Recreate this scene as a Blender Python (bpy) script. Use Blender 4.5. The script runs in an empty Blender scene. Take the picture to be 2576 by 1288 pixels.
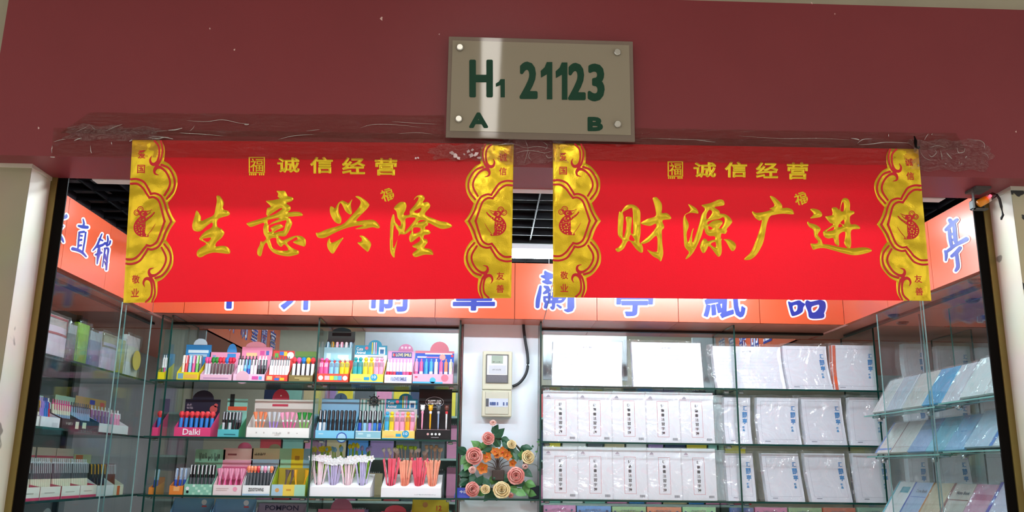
import bpy, math, random
import numpy as np
from math import sin, cos, pi, sqrt, atan2, radians
from mathutils import Vector, Matrix
random.seed(7)
SC = bpy.context.scene
COL = SC.collection

# ------------------------------------------------------------------ camera
FPX, PIT, YAW, ROL = 2220.0, .23762, .031667, .012529
_cy, _sy = cos(YAW), sin(YAW)
_F = np.array([_sy*cos(PIT), _cy*cos(PIT), sin(PIT)])
_r = np.array([_cy, -_sy, 0.]); _u = np.cross(_r, _F)
_RT = cos(ROL)*_r + sin(ROL)*_u
_UP = -sin(ROL)*_r + cos(ROL)*_u
CAMP = np.array([0., 0., 1.5])
cd = bpy.data.cameras.new('camera'); cam = bpy.data.objects.new('camera', cd); COL.objects.link(cam)
cd.sensor_width = 36; cd.lens = FPX/2576*36; cd.clip_start = .05; cd.clip_end = 60
cam.matrix_world = Matrix(((_RT[0], _UP[0], -_F[0], 0), (_RT[1], _UP[1], -_F[1], 0), (_RT[2], _UP[2], -_F[2], 1.5), (0, 0, 0, 1)))
SC.camera = cam
def ray(px, py): return _RT*(px-1288)/FPX - _UP*(py-644)/FPX + _F
def PY(px, py, Y): d = ray(px, py); return CAMP + d*(Y/d[1])
def PX(px, py, X): d = ray(px, py); return CAMP + d*(X/d[0])
def PZ(px, py, Z): d = ray(px, py); return CAMP + d*((Z-1.5)/d[2])
def proj(P): v = np.array(P)-CAMP; return 1288+FPX*(v@_RT)/(v@_F), 644-FPX*(v@_UP)/(v@_F)

# ------------------------------------------------------------------ world, exposure
W = bpy.data.worlds.new('world'); SC.world = W; W.use_nodes = True
W.node_tree.nodes['Background'].inputs[0].default_value = (1.0, .95, .92, 1)
W.node_tree.nodes['Background'].inputs[1].default_value = 1.0
SC.view_settings.view_transform = 'Standard'; SC.view_settings.look = 'None'
SC.view_settings.exposure = 0.0; SC.view_settings.gamma = 1.0
SC.view_settings.use_curve_mapping = False
SC.cycles.transparent_max_bounces = 40
SC.cycles.max_bounces = 8
SC.cycles.glossy_bounces = 4
SC.cycles.caustics_reflective = False; SC.cycles.caustics_refractive = False
SC.cycles.sample_clamp_indirect = 6
TUBE_IN = 100.0      # shop tubes
TUBE_FAR = 45.0
TUBE_OUT = 24.0      # corridor fixture

# ------------------------------------------------------------------ materials
def lin(h):
    if isinstance(h, (tuple, list)): c = [x/255 for x in h]
    else: c = [int(h[i:i+2], 16)/255 for i in (0, 2, 4)]
    return [x/12.92 if x <= .04045 else ((x+.055)/1.055)**2.4 for x in c]
MC = {}
def mat(h, rough=.5, metal=0., spec=.5, var=.06, vs=30., bump=0., bs=60., coat=0., key=''):
    k = (str(h), rough, metal, spec, var, vs, bump, bs, coat, key)
    if k in MC: return MC[k]
    m = bpy.data.materials.new('m_'+str(len(MC))); m.use_nodes = True
    nt = m.node_tree; b = nt.nodes['Principled BSDF']
    c = lin(h)
    b.inputs['Roughness'].default_value = rough; b.inputs['Metallic'].default_value = metal
    b.inputs['Specular IOR Level'].default_value = spec
    if coat: b.inputs['Coat Weight'].default_value = coat; b.inputs['Coat Roughness'].default_value = .06
    if var or bump:
        tc = nt.nodes.new('ShaderNodeTexCoord')
    if var:
        n = nt.nodes.new('ShaderNodeTexNoise'); n.inputs['Scale'].default_value = vs; n.inputs['Detail'].default_value = 4
        r = nt.nodes.new('ShaderNodeMix'); r.data_type = 'RGBA'
        r.inputs['A'].default_value = [min(1, x*(1-var)) for x in c]+[1]
        r.inputs['B'].default_value = [min(1, x*(1+var)) for x in c]+[1]
        nt.links.new(tc.outputs['Object'], n.inputs['Vector']); nt.links.new(n.outputs['Fac'], r.inputs['Factor'])
        nt.links.new(r.outputs['Result'], b.inputs['Base Color'])
    else: b.inputs['Base Color'].default_value = c+[1]
    if bump:
        n2 = nt.nodes.new('ShaderNodeTexNoise'); n2.inputs['Scale'].default_value = bs; n2.inputs['Detail'].default_value = 3
        bp = nt.nodes.new('ShaderNodeBump'); bp.inputs['Strength'].default_value = bump; bp.inputs['Distance'].default_value = .01
        nt.links.new(tc.outputs['Object'], n2.inputs['Vector']); nt.links.new(n2.outputs['Fac'], bp.inputs['Height'])
        nt.links.new(bp.outputs['Normal'], b.inputs['Normal'])
    MC[k] = m; return m
def emis(name, col, s):
    m = bpy.data.materials.new(name); m.use_nodes = True; nt = m.node_tree
    nt.nodes.remove(nt.nodes['Principled BSDF']); e = nt.nodes.new('ShaderNodeEmission')
    e.inputs[0].default_value = (*col, 1); e.inputs[1].default_value = s
    nt.links.new(e.outputs[0], nt.nodes['Material Output'].inputs[0]); return m
def film(name, tint, gl, rough, bump=0., bs=20., f0=1.0, diff=0.0, dcol=(1, 1, 1), dist=.01, stretch=None):
    """thin clear sheet: tinted transparency, a little haze, and a fresnel-weighted gloss"""
    m = bpy.data.materials.new(name); m.use_nodes = True; nt = m.node_tree
    nt.nodes.remove(nt.nodes['Principled BSDF']); out = nt.nodes['Material Output']
    t = nt.nodes.new('ShaderNodeBsdfTransparent'); t.inputs[0].default_value = (*tint, 1)
    g = nt.nodes.new('ShaderNodeBsdfGlossy'); g.inputs['Roughness'].default_value = rough
    d = nt.nodes.new('ShaderNodeBsdfDiffuse'); d.inputs[0].default_value = (*dcol, 1)
    m0 = nt.nodes.new('ShaderNodeMixShader'); m0.inputs[0].default_value = diff
    mx = nt.nodes.new('ShaderNodeMixShader')
    fr = nt.nodes.new('ShaderNodeLayerWeight'); fr.inputs[0].default_value = .5
    pw = nt.nodes.new('ShaderNodeMath'); pw.operation = 'POWER'; pw.inputs[1].default_value = 5
    ma = nt.nodes.new('ShaderNodeMath'); ma.operation = 'MULTIPLY_ADD'; ma.inputs[1].default_value = .9*min(gl, 1); ma.inputs[2].default_value = .035*gl; ma.use_clamp = True
    nt.links.new(fr.outputs['Facing'], pw.inputs[0]); nt.links.new(pw.outputs[0], ma.inputs[0]); nt.links.new(ma.outputs[0], mx.inputs[0])
    nt.links.new(t.outputs[0], m0.inputs[1]); nt.links.new(d.outputs[0], m0.inputs[2])
    nt.links.new(m0.outputs[0], mx.inputs[1]); nt.links.new(g.outputs[0], mx.inputs[2])
    nt.links.new(mx.outputs[0], out.inputs[0])
    if bump:
        tc = nt.nodes.new('ShaderNodeTexCoord'); n2 = nt.nodes.new('ShaderNodeTexNoise')
        n2.inputs['Scale'].default_value = bs; n2.inputs['Detail'].default_value = 3; n2.inputs['Distortion'].default_value = 1.2
        mp = nt.nodes.new('ShaderNodeMapping')
        if stretch: mp.inputs['Scale'].default_value = stretch
        nt.links.new(tc.outputs['Object'], mp.inputs[0]); nt.links.new(mp.outputs[0], n2.inputs['Vector'])
        bp = nt.nodes.new('ShaderNodeBump'); bp.inputs['Strength'].default_value = bump; bp.inputs['Distance'].default_value = dist
        nt.links.new(n2.outputs['Fac'], bp.inputs['Height'])
        nt.links.new(bp.outputs['Normal'], g.inputs['Normal'])
    return m

M_glass = film('shelf_glass', (.91, .965, .95), 1.0, .02)
M_door = film('door_glass', (.90, .95, .945), .55, .02)
M_edge = mat('0a3a34', .15, 0, .8, .1)
M_edgel = mat('5c938c', .15, 0, .8, .1); M_edge_glint = mat('9cc0c0', .12, 0, .9, .1)  # sliding door edges are paler, with their whitish highlight painted in
M_wrap = film('plastic_wrap', (.97, .97, .98), 2.8, .10, 1.0, 8, diff=.07, dcol=(.85, .87, .9), dist=.05)
M_tape = film('packing_tape', (.85, .74, .71), .9, .12, 1.0, 10, diff=.012, dcol=(.5, .42, .32), dist=.035, stretch=(1, 1, 6))
M_tapew = film('wrinkled_tape', (.90, .83, .82), 2.2, .07, 1.0, 26, diff=.02, dcol=(.6, .55, .5), dist=.06, stretch=(1, 1, 2))
M_white = mat('f4f6fc', .55, 0, .4, .02)
M_paper = mat('f0f2fb', .6, 0, .3, .02)
M_chrome = mat('b8bcc0', .25, 1, .5, .05)
M_alu = mat('a7aab0', .35, .8, .5, .05)
M_black = mat('101012', .4, 0, .5, .1)

# ------------------------------------------------------------------ objects
def tag(o, label=None, cat=None, group=None, kind=None):
    if label: o['label'] = label
    if cat: o['category'] = cat
    if group: o['group'] = group
    if kind: o['kind'] = kind
    return o
def empty(name, loc=(0, 0, 0), label=None, cat=None, group=None, rot=None, kind=None):
    o = bpy.data.objects.new(name, None); COL.objects.link(o); o.empty_display_size = .02
    M = Matrix.Translation(Vector([float(x) for x in loc]))
    if rot is not None: M = M @ rot
    o.matrix_basis = M
    return tag(o, label, cat, group, kind)
RZ = lambda a: Matrix.Rotation(a, 4, 'Z')
RX = lambda a: Matrix.Rotation(a, 4, 'X')
RYm = lambda a: Matrix.Rotation(a, 4, 'Y')
class MB:
    def __init__(s): s.v = []; s.f = []; s.m = []
    def add(s, vs, fs, mi=0):
        b = len(s.v); s.v += [tuple(float(q) for q in x) for x in vs]
        s.f += [tuple(b+i for i in f) for f in fs]
        s.m += ([mi]*len(fs) if isinstance(mi, int) else list(mi)); return s
    def box(s, x0, x1, y0, y1, z0, z1, mi=0):
        v = [(x, y, z) for x in (x0, x1) for y in (y0, y1) for z in (z0, z1)]
        return s.add(v, [(0, 1, 3, 2), (4, 6, 7, 5), (0, 4, 5, 1), (2, 3, 7, 6), (0, 2, 6, 4), (1, 5, 7, 3)], mi)
    def bbox(s, x0, x1, y0, y1, z0, z1, b=.004, mi=0):
        """box with chamfered edges"""
        X = (x0, x1); Y = (y0, y1); Z = (z0, z1); vs = []; idx = {}
        for i in (0, 1):
            for j in (0, 1):
                for k in (0, 1):
                    for a in range(3):
                        p = [X[i], Y[j], Z[k]]; sg = [1-2*i, 1-2*j, 1-2*k]
                        for c in range(3):
                            if c != a: p[c] += sg[c]*b
                        idx[i, j, k, a] = len(vs); vs.append(p)
        fs = []
        for a in range(3):
            for e in (0, 1):
                o = [c for c in range(3) if c != a]; q = []
                for (p, r) in ((0, 0), (1, 0), (1, 1), (0, 1)):
                    t = [0, 0, 0]; t[a] = e; t[o[0]] = p; t[o[1]] = r; q.append(idx[(*t, a)])
                fs.append(tuple(q if e else q[::-1]))
        for a in range(3):
            o = [c for c in range(3) if c != a]
            for p in (0, 1):
                for r in (0, 1):
                    t = [0, 0, 0]; t[o[0]] = p; t[o[1]] = r
                    t0 = t[:]; t1 = t[:]; t1[a] = 1
                    fs.append((idx[(*t0, o[0])], idx[(*t1, o[0])], idx[(*t1, o[1])], idx[(*t0, o[1])]))
        for i in (0, 1):
            for j in (0, 1):
                for k in (0, 1): fs.append(tuple(idx[i, j, k, a] for a in range(3)))
        return s.add(vs, fs, mi)
    def lathe(s, prof, n=10, M=None, mi=0):
        """prof: (r, z[, mat]) from bottom to top"""
        vs = []; fs = []; ms = []
        for q in prof:
            for k in range(n):
                a = 2*pi*k/n; vs.append((q[0]*cos(a), q[0]*sin(a), q[1]))
        for i in range(len(prof)-1):
            for k in range(n):
                fs.append((i*n+k, i*n+(k+1) % n, (i+1)*n+(k+1) % n, (i+1)*n+k)); ms.append(prof[i+1][2] if len(prof[i+1]) > 2 else mi)
        fs.append(tuple(range(n))[::-1]); ms.append(prof[0][2] if len(prof[0]) > 2 else mi)
        fs.append(tuple((len(prof)-1)*n+k for k in range(n))); ms.append(prof[-1][2] if len(prof[-1]) > 2 else mi)
        if M is not None: vs = [tuple(M @ Vector(v)) for v in vs]
        return s.add(vs, fs, ms)
    def tube(s, pts, rad, n=6, mi=0):
        P = [Vector([float(c) for c in p]) for p in pts]; R = rad if isinstance(rad, (list, tuple)) else [rad]*len(P)
        vs = []; up = Vector((0, 0, 1))
        for i, p in enumerate(P):
            t = (P[min(i+1, len(P)-1)]-P[max(i-1, 0)]).normalized()
            a = t.cross(up)
            if a.length < .05: a = t.cross(Vector((1, 0, 0)))
            a.normalize(); b = t.cross(a)
            for k in range(n): vs.append(p+a*R[i]*cos(2*pi*k/n)+b*R[i]*sin(2*pi*k/n))
        fs = [(i*n+k, i*n+(k+1) % n, (i+1)*n+(k+1) % n, (i+1)*n+k) for i in range(len(P)-1) for k in range(n)]
        fs += [tuple(range(n))[::-1], tuple((len(P)-1)*n+k for k in range(n))]
        return s.add(vs, fs, mi)
    def prism(s, poly, y0, y1, mi=0, M=None):
        """2-D polygon in x,z extruded from y0 to y1"""
        n = len(poly); vs = [(p[0], y0, p[1]) for p in poly]+[(p[0], y1, p[1]) for p in poly]
        fs = [tuple(range(n)), tuple(range(n, 2*n))[::-1]]+[(i, i+n, (i+1) % n+n, (i+1) % n) for i in range(n)]
        if M is not None: vs = [tuple(M @ Vector(v)) for v in vs]
        return s.add(vs, fs, mi)
    def grid(s, fn, nu, nv, mi=0):
        vs = [fn(i/nu, j/nv) for j in range(nv+1) for i in range(nu+1)]
        fs = [(j*(nu+1)+i, j*(nu+1)+i+1, (j+1)*(nu+1)+i+1, (j+1)*(nu+1)+i) for j in range(nv) for i in range(nu)]
        return s.add(vs, fs, mi)
    def mesh(s, name, mats, org=None, smooth=False):
        me = bpy.data.meshes.new(name)
        v = s.v if org is None else [(a[0]-org[0], a[1]-org[1], a[2]-org[2]) for a in s.v]
        me.from_pydata(v, [], s.f)
        for m in (mats if isinstance(mats, (list, tuple)) else [mats]): me.materials.append(m)
        me.polygons.foreach_set('material_index', s.m)
        if smooth: me.polygons.foreach_set('use_smooth', [True]*len(me.polygons))
        me.update(); return me
    def build(s, name, mats, parent=None, org=None, smooth=False, world=True):
        """world=True: vertices are in world space and get re-based on the parent's (or own) origin"""
        if parent is not None and world and org is None:
            Mi = parent.matrix_basis.inverted(); s.v = [tuple(Mi @ Vector(v)) for v in s.v]
            me = s.mesh(name, mats, None, smooth)
            return link(name, me, parent)
        me = s.mesh(name, mats, org, smooth); o = link(name, me, parent)
        if org is not None: o.location = org
        return o
def link(name, me, parent=None, M=None):
    o = bpy.data.objects.new(name, me); COL.objects.link(o)
    if parent is not None: o.parent = parent
    if M is not None: o.matrix_local = M
    return o
def struct(name, mb, mats, parent=None, **k):
    o = mb.build(name, mats, parent, **k)
    if parent is None: o['kind'] = 'structure'
    return o

# ------------------------------------------------------------------ outlines and writing
def catmull(P, closed=True, k=4):
    P = [np.array(p, float) for p in P]; n = len(P); out = []
    rng = range(n) if closed else range(n-1)
    for i in rng:
        if closed: a, b, c, d = P[i-1], P[i], P[(i+1) % n], P[(i+2) % n]
        else: a, b, c, d = P[max(i-1, 0)], P[i], P[i+1], P[min(i+2, n-1)]
        for j in range(k):
            t = j/k
            out.append(.5*((2*b)+(-a+c)*t+(2*a-5*b+4*c-d)*t*t+(-a+3*b-3*c+d)*t**3))
    if not closed: out.append(P[-1])
    return out
def segs_of(loops, smooth=True):
    S = []
    for L in loops:
        q = catmull(L) if smooth else [np.array(p, float) for p in L]
        for i in range(len(q)): S.append((*q[i][:2], *q[(i+1) % len(q)][:2]))
    return np.array(S)
def sdf_segs(S, X, Y):
    """positive inside (even-odd)"""
    D = np.full(X.shape, 1e9); ins = np.zeros(X.shape, bool)
    for x0, y0, x1, y1 in S:
        dx, dy = x1-x0, y1-y0; L = dx*dx+dy*dy
        if L < 1e-14: continue
        t = np.clip(((X-x0)*dx+(Y-y0)*dy)/L, 0, 1)
        D = np.minimum(D, (X-x0-t*dx)**2+(Y-y0-t*dy)**2)
        if y0 != y1:
            c = ((y0 > Y) != (y1 > Y)) & (X < (x1-x0)*(Y-y0)/(y1-y0)+x0); ins ^= c
    D = np.sqrt(D); return np.where(ins, D, -D)
def sdf_strokes(strokes, X, Y):
    D = np.full(X.shape, -1e9)
    for st in strokes:
        q = catmull([p if len(p) > 2 else (*p, 5) for p in st], False, 5) if len(st) > 1 else [np.array(st[0], float)]
        pts = [q[0]]
        for i in range(1, len(q)):
            m = max(1, int(np.hypot(*(q[i]-q[i-1])[:2])/max(1e-9, .35*max(q[i][2], 1e-9)*1.0)))
            m = min(m, 12)
            for j in range(1, m+1): pts.append(q[i-1]+(q[i]-q[i-1])*j/m)
        for x, y, r in pts: D = np.maximum(D, r-np.sqrt((X-x)**2+(Y-y)**2))
    return D
def march(D, xs, ys):
    """mesh of D>0 on a grid: 2-D vertices, faces, depth per vertex"""
    ny, nx = D.shape; vid = {}; V = []; DD = []
    def gp(j, i):
        k = (j, i)
        if k not in vid: vid[k] = len(V); V.append((xs[i], ys[j])); DD.append(float(D[j, i]))
        return vid[k]
    def ep(j0, i0, j1, i1):
        k = (j0, i0, j1, i1) if (j0, i0) < (j1, i1) else (j1, i1, j0, i0)
        if k not in vid:
            a, b = D[j0, i0], D[j1, i1]; t = a/(a-b)
            vid[k] = len(V); V.append((xs[i0]+(xs[i1]-xs[i0])*t, ys[j0]+(ys[j1]-ys[j0])*t)); DD.append(0.)
        return vid[k]
    ins = D > 0; any_ = ins[:-1, :-1] | ins[1:, :-1] | ins[:-1, 1:] | ins[1:, 1:]
    F = []
    for j, i in zip(*np.nonzero(any_)):
        c = [(j, i), (j, i+1), (j+1, i+1), (j+1, i)]; poly = []
        for k in range(4):
            a = c[k]; b = c[(k+1) % 4]; ia = ins[a]; ib = ins[b]
            if ia: poly.append(gp(*a))
            if ia != ib: poly.append(ep(*a, *b))
        if len(poly) > 2: F.append(tuple(poly))
    return V, F, DD
def shape(loops=None, strokes=None, segs=None, step=1., grow=0., pad=3., smooth=True, cut=None, clip=None):
    S = segs if segs is not None else (segs_of(loops, smooth) if loops is not None else None)
    if S is not None: x0, x1 = min(S[:, 0].min(), S[:, 2].min()), max(S[:, 0].max(), S[:, 2].max()); y0, y1 = min(S[:, 1].min(), S[:, 3].min()), max(S[:, 1].max(), S[:, 3].max())
    else:
        A = np.array([(*p[:2], p[2] if len(p) > 2 else 5) for s in strokes for p in s])
        x0, x1, y0, y1 = (A[:, 0]-A[:, 2]).min(), (A[:, 0]+A[:, 2]).max(), (A[:, 1]-A[:, 2]).min(), (A[:, 1]+A[:, 2]).max()
    pd = grow+pad*step
    xs = np.arange(x0-pd, x1+pd, step); ys = np.arange(y0-pd, y1+pd, step); X, Y = np.meshgrid(xs, ys)
    D = sdf_segs(S, X, Y) if S is not None else sdf_strokes(strokes, X, Y)
    D = D+grow
    if cut is not None: D = np.minimum(D, -sdf_strokes(cut, X, Y))
    if clip is not None: D = np.minimum(D, clip(X, Y))
    D[np.abs(D) < 1e-6*step] = 1e-6*step
    return march(D, xs, ys)
TX = {}
def txt(s, bold=0., res=2):
    """flat mesh of a string from Blender's built-in font: (verts2d, faces) with em size 1"""
    k = (s, bold, res)
    if k not in TX:
        c = bpy.data.curves.new('text', 'FONT'); c.body = s; c.resolution_u = res; c.offset = bold
        o = bpy.data.objects.new('text', c); m = o.to_mesh()
        v = [(a.co.x, a.co.y) for a in m.vertices]; f = [tuple(p.vertices) for p in m.polygons]
        o.to_mesh_clear(); bpy.data.objects.remove(o); bpy.data.curves.remove(c); TX[k] = (v, f)
    return TX[k]
def fit(s, x0, x1, z0, z1, bold=0., keep=False, res=2):
    """text scaled into a rectangle"""
    if s[0] == '~':      # print too small to read in the photograph: a row of short marks
        n = int(s[1:]); rr = random.Random(n*31+int(abs(x0)*1e4) % 97); v = []; f = []; p = (x1-x0)/n
        for i in range(n):
            for q in range(2):
                a = x0+i*p+p*(.08+.42*q); w = p*rr.uniform(.14, .36); lo = z0+(z1-z0)*rr.choice((0, 0, .3)); hi = z1-(z1-z0)*rr.choice((0, .15, .45)); k = len(v)
                v += [(a, lo), (a+w, lo), (a+w*.9, hi), (a, hi)]; f.append((k, k+1, k+2, k+3))
        return v, f
    v, f = txt(s, bold, res); A = np.array(v); a, b = A.min(0), A.max(0)
    sx = (x1-x0)/max(b[0]-a[0], 1e-6); sz = (z1-z0)/max(b[1]-a[1], 1e-6)
    if keep: sx = sz = min(sx, sz)
    cx, cz = (x0+x1)/2, (z0+z1)/2; ma, mb_ = (a[0]+b[0])/2, (a[1]+b[1])/2
    return [((p[0]-ma)*sx+cx, (p[1]-mb_)*sz+cz) for p in v], f
def glyph_segs(s, x0, x1, y0, y1, flip=True):
    """boundary segments of a glyph fitted to a rectangle (y down when flip)"""
    v, f = txt(s, 0., 3); A = np.array(v); a, b = A.min(0), A.max(0)
    u, inv = np.unique(np.round(A, 5), axis=0, return_inverse=True); inv = inv.ravel()
    cnt = {}
    for p in f:
        for i in range(len(p)):
            e = (inv[p[i]], inv[p[(i+1) % len(p)]]); k = (min(e), max(e)); cnt[k] = cnt.get(k, 0)+1
    S = []
    for (i, j), c in cnt.items():
        if c == 1 and i != j:
            q = []
            for w in (u[i], u[j]):
                tx = (w[0]-a[0])/(b[0]-a[0]); ty = (w[1]-a[1])/(b[1]-a[1])
                q += [x0+tx*(x1-x0), (y1-ty*(y1-y0)) if flip else y0+ty*(y1-y0)]
            S.append(q)
    return np.array(S)
ORD = ['first', 'second', 'third', 'fourth', 'fifth', 'sixth', 'seventh', 'eighth', 'ninth', 'tenth', 'eleventh', 'twelfth', 'thirteenth', 'fourteenth', 'fifteenth', 'sixteenth', 'seventeenth', 'eighteenth', 'nineteenth', 'twentieth']
# ================================================================== the setting
ZB, ZF, ZT = 2.38, 2.173, 2.436           # header underside, fascia bottom, fascia top
XL, XR, YB = -1.50, 1.675, 4.0            # fascia planes
m_head = mat('81353a', .42, 0, .3, .10, 3., .05, 300)
hb = MB().box(-1.476, 2.6, 2.5, 2.705, ZB, 2.949)
header = struct('wall_front_header', hb, m_head)
# small paint chips on the header
mb = MB()
for px, py, s in ((960, 47, 3.2), (590, 125, 2.0), (528, 72, 1.5), (1105, 86, 1.2), (2556, 331, 1.6), (2042, 8, 2.), (2100, 35, 1.3), (97, 322, 2.2)):
    c = PY(px, py, 2.4994); r = s*.00115
    pts = [(c[0]+r*(1+.5*sin(3*k+px))*cos(k*pi/3), c[2]+1.5*r*(1+.4*cos(2*k+py))*sin(k*pi/3)) for k in range(6)]
    mb.prism(pts, 2.4988, 2.5005)
struct('paint_chip', mb, mat('d9b7b0', .6), header, world=False)
# wall above and beside the header
struct('wall_front_upper', MB().box(-4, 4, 2.62, 2.8, 2.949, 3.4), mat('b9b49c', .6, var=.15, vs=4))
struct('wall_front_left', MB().box(-4, -1.476, 2.56, 2.75, 2.41, 2.949), mat('a8a38c', .6, var=.15, vs=4))
# columns beside the opening, with chamfered heads and chipped paint
def chip_mat(base, chip, lo, hi, sc):
    m = bpy.data.materials.new('chipped_paint'); m.use_nodes = True; nt = m.node_tree; b = nt.nodes['Principled BSDF']
    b.inputs['Roughness'].default_value = .55
    tc = nt.nodes.new('ShaderNodeTexCoord'); n = nt.nodes.new('ShaderNodeTexNoise'); n.inputs['Scale'].default_value = sc; n.inputs['Detail'].default_value = 2.5
    r = nt.nodes.new('ShaderNodeValToRGB'); r.color_ramp.elements[0].position = lo; r.color_ramp.elements[1].position = hi
    r.color_ramp.elements[0].color = (*lin(base), 1); r.color_ramp.elements[1].color = (*lin(chip), 1)
    n2 = nt.nodes.new('ShaderNodeTexNoise'); n2.inputs['Scale'].default_value = 5
    mx = nt.nodes.new('ShaderNodeMix'); mx.data_type = 'RGBA'; mx.blend_type = 'MULTIPLY'; mx.inputs['Factor'].default_value = .35
    nt.links.new(tc.outputs['Object'], n.inputs[0]); nt.links.new(tc.outputs['Object'], n2.inputs[0]); nt.links.new(n.outputs[0], r.inputs[0])
    nt.links.new(r.outputs[0], mx.inputs['A']); nt.links.new(n2.outputs['Color'], mx.inputs['B'])
    nt.links.new(mx.outputs['Result'], b.inputs['Base Color'])
    bp = nt.nodes.new('ShaderNodeBump'); bp.inputs['Strength'].default_value = .3; bp.inputs['Distance'].default_value = .003
    nt.links.new(r.outputs[0], bp.inputs['Height']); nt.links.new(bp.outputs[0], b.inputs['Normal']); return m
M_colL = chip_mat('a9a388', '6a6558', .70, .72, 14)
M_rev = chip_mat('dcd4c4', '8a8378', .71, .73, 9)
M_colR = chip_mat('c9c3a4', '2c3030', .585, .60, 17)
def column(name, xin, side, m_face):
    x_out = xin+side*1.2
    b = MB(); b.box(min(xin, x_out), max(xin, x_out), 2.578, 2.75, 0, ZB, 0)
    # inner reveal proud of the core, and a slim head moulding
    xi = xin-side*.0006
    b.add([(xi, 2.579, 0), (xi, 2.75, 0), (xi, 2.75, ZB-.012), (xi, 2.579, ZB-.012)], [(0, 1, 2, 3)], 1)
    b.box(min(xin-side*.004, x_out), max(xin-side*.004, x_out), 2.572, 2.70, ZB-.012, ZB, 1)
    o = struct(name, b, [m_face, M_rev])
    return o
colL = column('wall_front_left_column', -1.374, -1, M_colL)
colR = column('wall_front_right_column', 1.640, 1, M_colR)
m_brass = mat('8f7d4a', .4, .7, .5, .12, 20); m_rub = mat('0b0807', .8, 0, .1)
struct('door_1', MB().box(-1.374, -1.353, 2.70, 2.725, 0, ZB), m_brass)
struct('door_1_rubber', MB().box(-1.353, -1.322, 2.705, 2.711, 0, ZB), m_rub)
struct('door_2', MB().box(1.618, 1.640, 2.70, 2.725, 0, ZB), m_brass)
struct('door_2_rubber', MB().box(1.588, 1.618, 2.705, 2.711, 0, ZB), m_rub)
struct('trim_1', MB().box(-1.25, 1.5, 2.708, 2.75, ZB-.002, ZB+.018), mat('d5d5d2', .4))
# floor, corridor, room shell
struct('floor', MB().box(-4, 4, -3.2, 7.2, -.1, 0), mat('e6e4de', .25, 0, .5, .05, 2))
struct('wall_corridor', MB().box(-4, 4, -3.3, -3.2, 0, 3.4), mat('b8b0a0', .6))
struct('ceiling_corridor', MB().box(-4, 4, -3.2, 2.8, 3.4, 3.5), mat('c9c6bf', .6))
struct('wall_left', MB().box(-2.2, -2.1, 2.75, 7.0, 0, 3.2), mat('b4b4ba', .5))
struct('wall_right', MB().box(2.97, 3.07, 2.75, 7.0, 0, 3.2), mat('bcc2c4', .5))
struct('wall_back', MB().box(-2.2, 3.07, 6.9, 7.0, 0, 3.2), mat('c9c6b0', .5))
struct('ceiling_slab', MB().box(-2.2, 3.07, 2.75, 7.0, 2.98, 3.1), mat('050506', .8, 0, .2))
# open-cell ceiling: every bar a part
ceil = empty('ceiling', (0, 4.2, 2.6), kind='structure')
m_bar = mat('060607', .6, 0, .1, .1); m_bar2 = mat('0b0b0f', .6, 0, .15, .1)
H = .03; k = 0; y = 2.82
bx_ = MB().box(-2.1, 2.95, -.003, .003, 0, H).mesh('ceiling_bar', m_bar2)
by_ = MB().box(-.003, .003, -2.06, 2.06, 0, H).mesh('ceiling_bar', m_bar2)
by2 = MB().box(-.012, .012, -2.06, 2.06, -.006, H).mesh('ceiling_runner', mat('2c272c', .4, 0, .3))
y = 2.83
while y < 6.8: link('ceiling_bar', bx_, ceil, Matrix.Translation((0, y-4.2, 0))); y += .142
x = -2.05
k = 0
while x < 2.93:
    link('ceiling_runner' if k % 4 == 2 else 'ceiling_bar', by2 if k % 4 == 2 else by_, ceil, Matrix.Translation((x, .6, 0))); x += .142; k += 1

# ------------------------------------------------------------------ lamps
m_tube = emis('tube_light', (.80, .94, 1.0), TUBE_IN); m_tube2 = emis('tube_far', (.85, .95, 1.0), TUBE_FAR); m_tube3 = emis('tube_second_row', (.80, .94, 1.0), TUBE_IN*.72); m_tube1 = emis('tube_front_row', (.80, .94, 1.0), TUBE_IN*1.2)
m_lampbody = mat('c8ccd0', .4)
def lamp(x0, x1, y, z, label, m=m_tube, r=.016, group='ceiling tube lamps in the shop'):
    t = empty('ceiling_lamp', ((x0+x1)/2, y, z), label, 'lamp', group)
    L = (x1-x0)/2
    MB().bbox(-L, L, -.03, .03, .012, .045, .005).build('lamp_housing', m_lampbody, t, world=False)
    b = MB(); b.lathe([(r, -L+.02), (r, L-.02)], 12, Matrix.Translation((0, 0, -.006)) @ RYm(pi/2)); b.build('tube', m, t, world=False, smooth=True)
    for s in (-1, 1):
        b = MB(); b.box(s*(L-.01)-.008, s*(L-.01)+.008, -.018, .018, -.024, .014); b.build('socket', m_lampbody, t, world=False)
lamp(-1.25, -.15, 3.0, 2.535, 'white tube lamp on the dark grid ceiling, front row left of centre', m_tube1)
lamp(.35, 1.45, 3.0, 2.535, 'white tube lamp on the dark grid ceiling, front row right of centre', m_tube1)
lamp(-1.2, -.25, 3.55, 2.535, 'white tube lamp on the dark grid ceiling, second row, behind the left banner', m_tube3)
lamp(.35, 1.35, 3.55, 2.535, 'white tube lamp on the dark grid ceiling, second row, behind the right banner', m_tube3)
lamp(-.35, .75, 4.25, 2.545, 'bright white tube lamp seen between the two red banners', r=.02)
lamp(-1.1, .1, 5.2, 2.545, 'white tube lamp over the room behind the pen shelves', m_tube2)
lamp(.5, 1.6, 5.2, 2.545, 'white tube lamp over the room behind the paper packets', m_tube2)
t = empty('ceiling_lamp', (.01, .78, 3.39), 'long slim lamp on the corridor ceiling in front of the shop', 'lamp')
MB().bbox(-.055, .055, -.62, .62, -.03, .005, .006).build('lamp_housing', m_lampbody, t, world=False)
MB().box(-.043, .043, -.6, .6, -.036, -.031).build('diffuser', emis('corridor_light', (1, .95, .88), TUBE_OUT), t, world=False)
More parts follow.
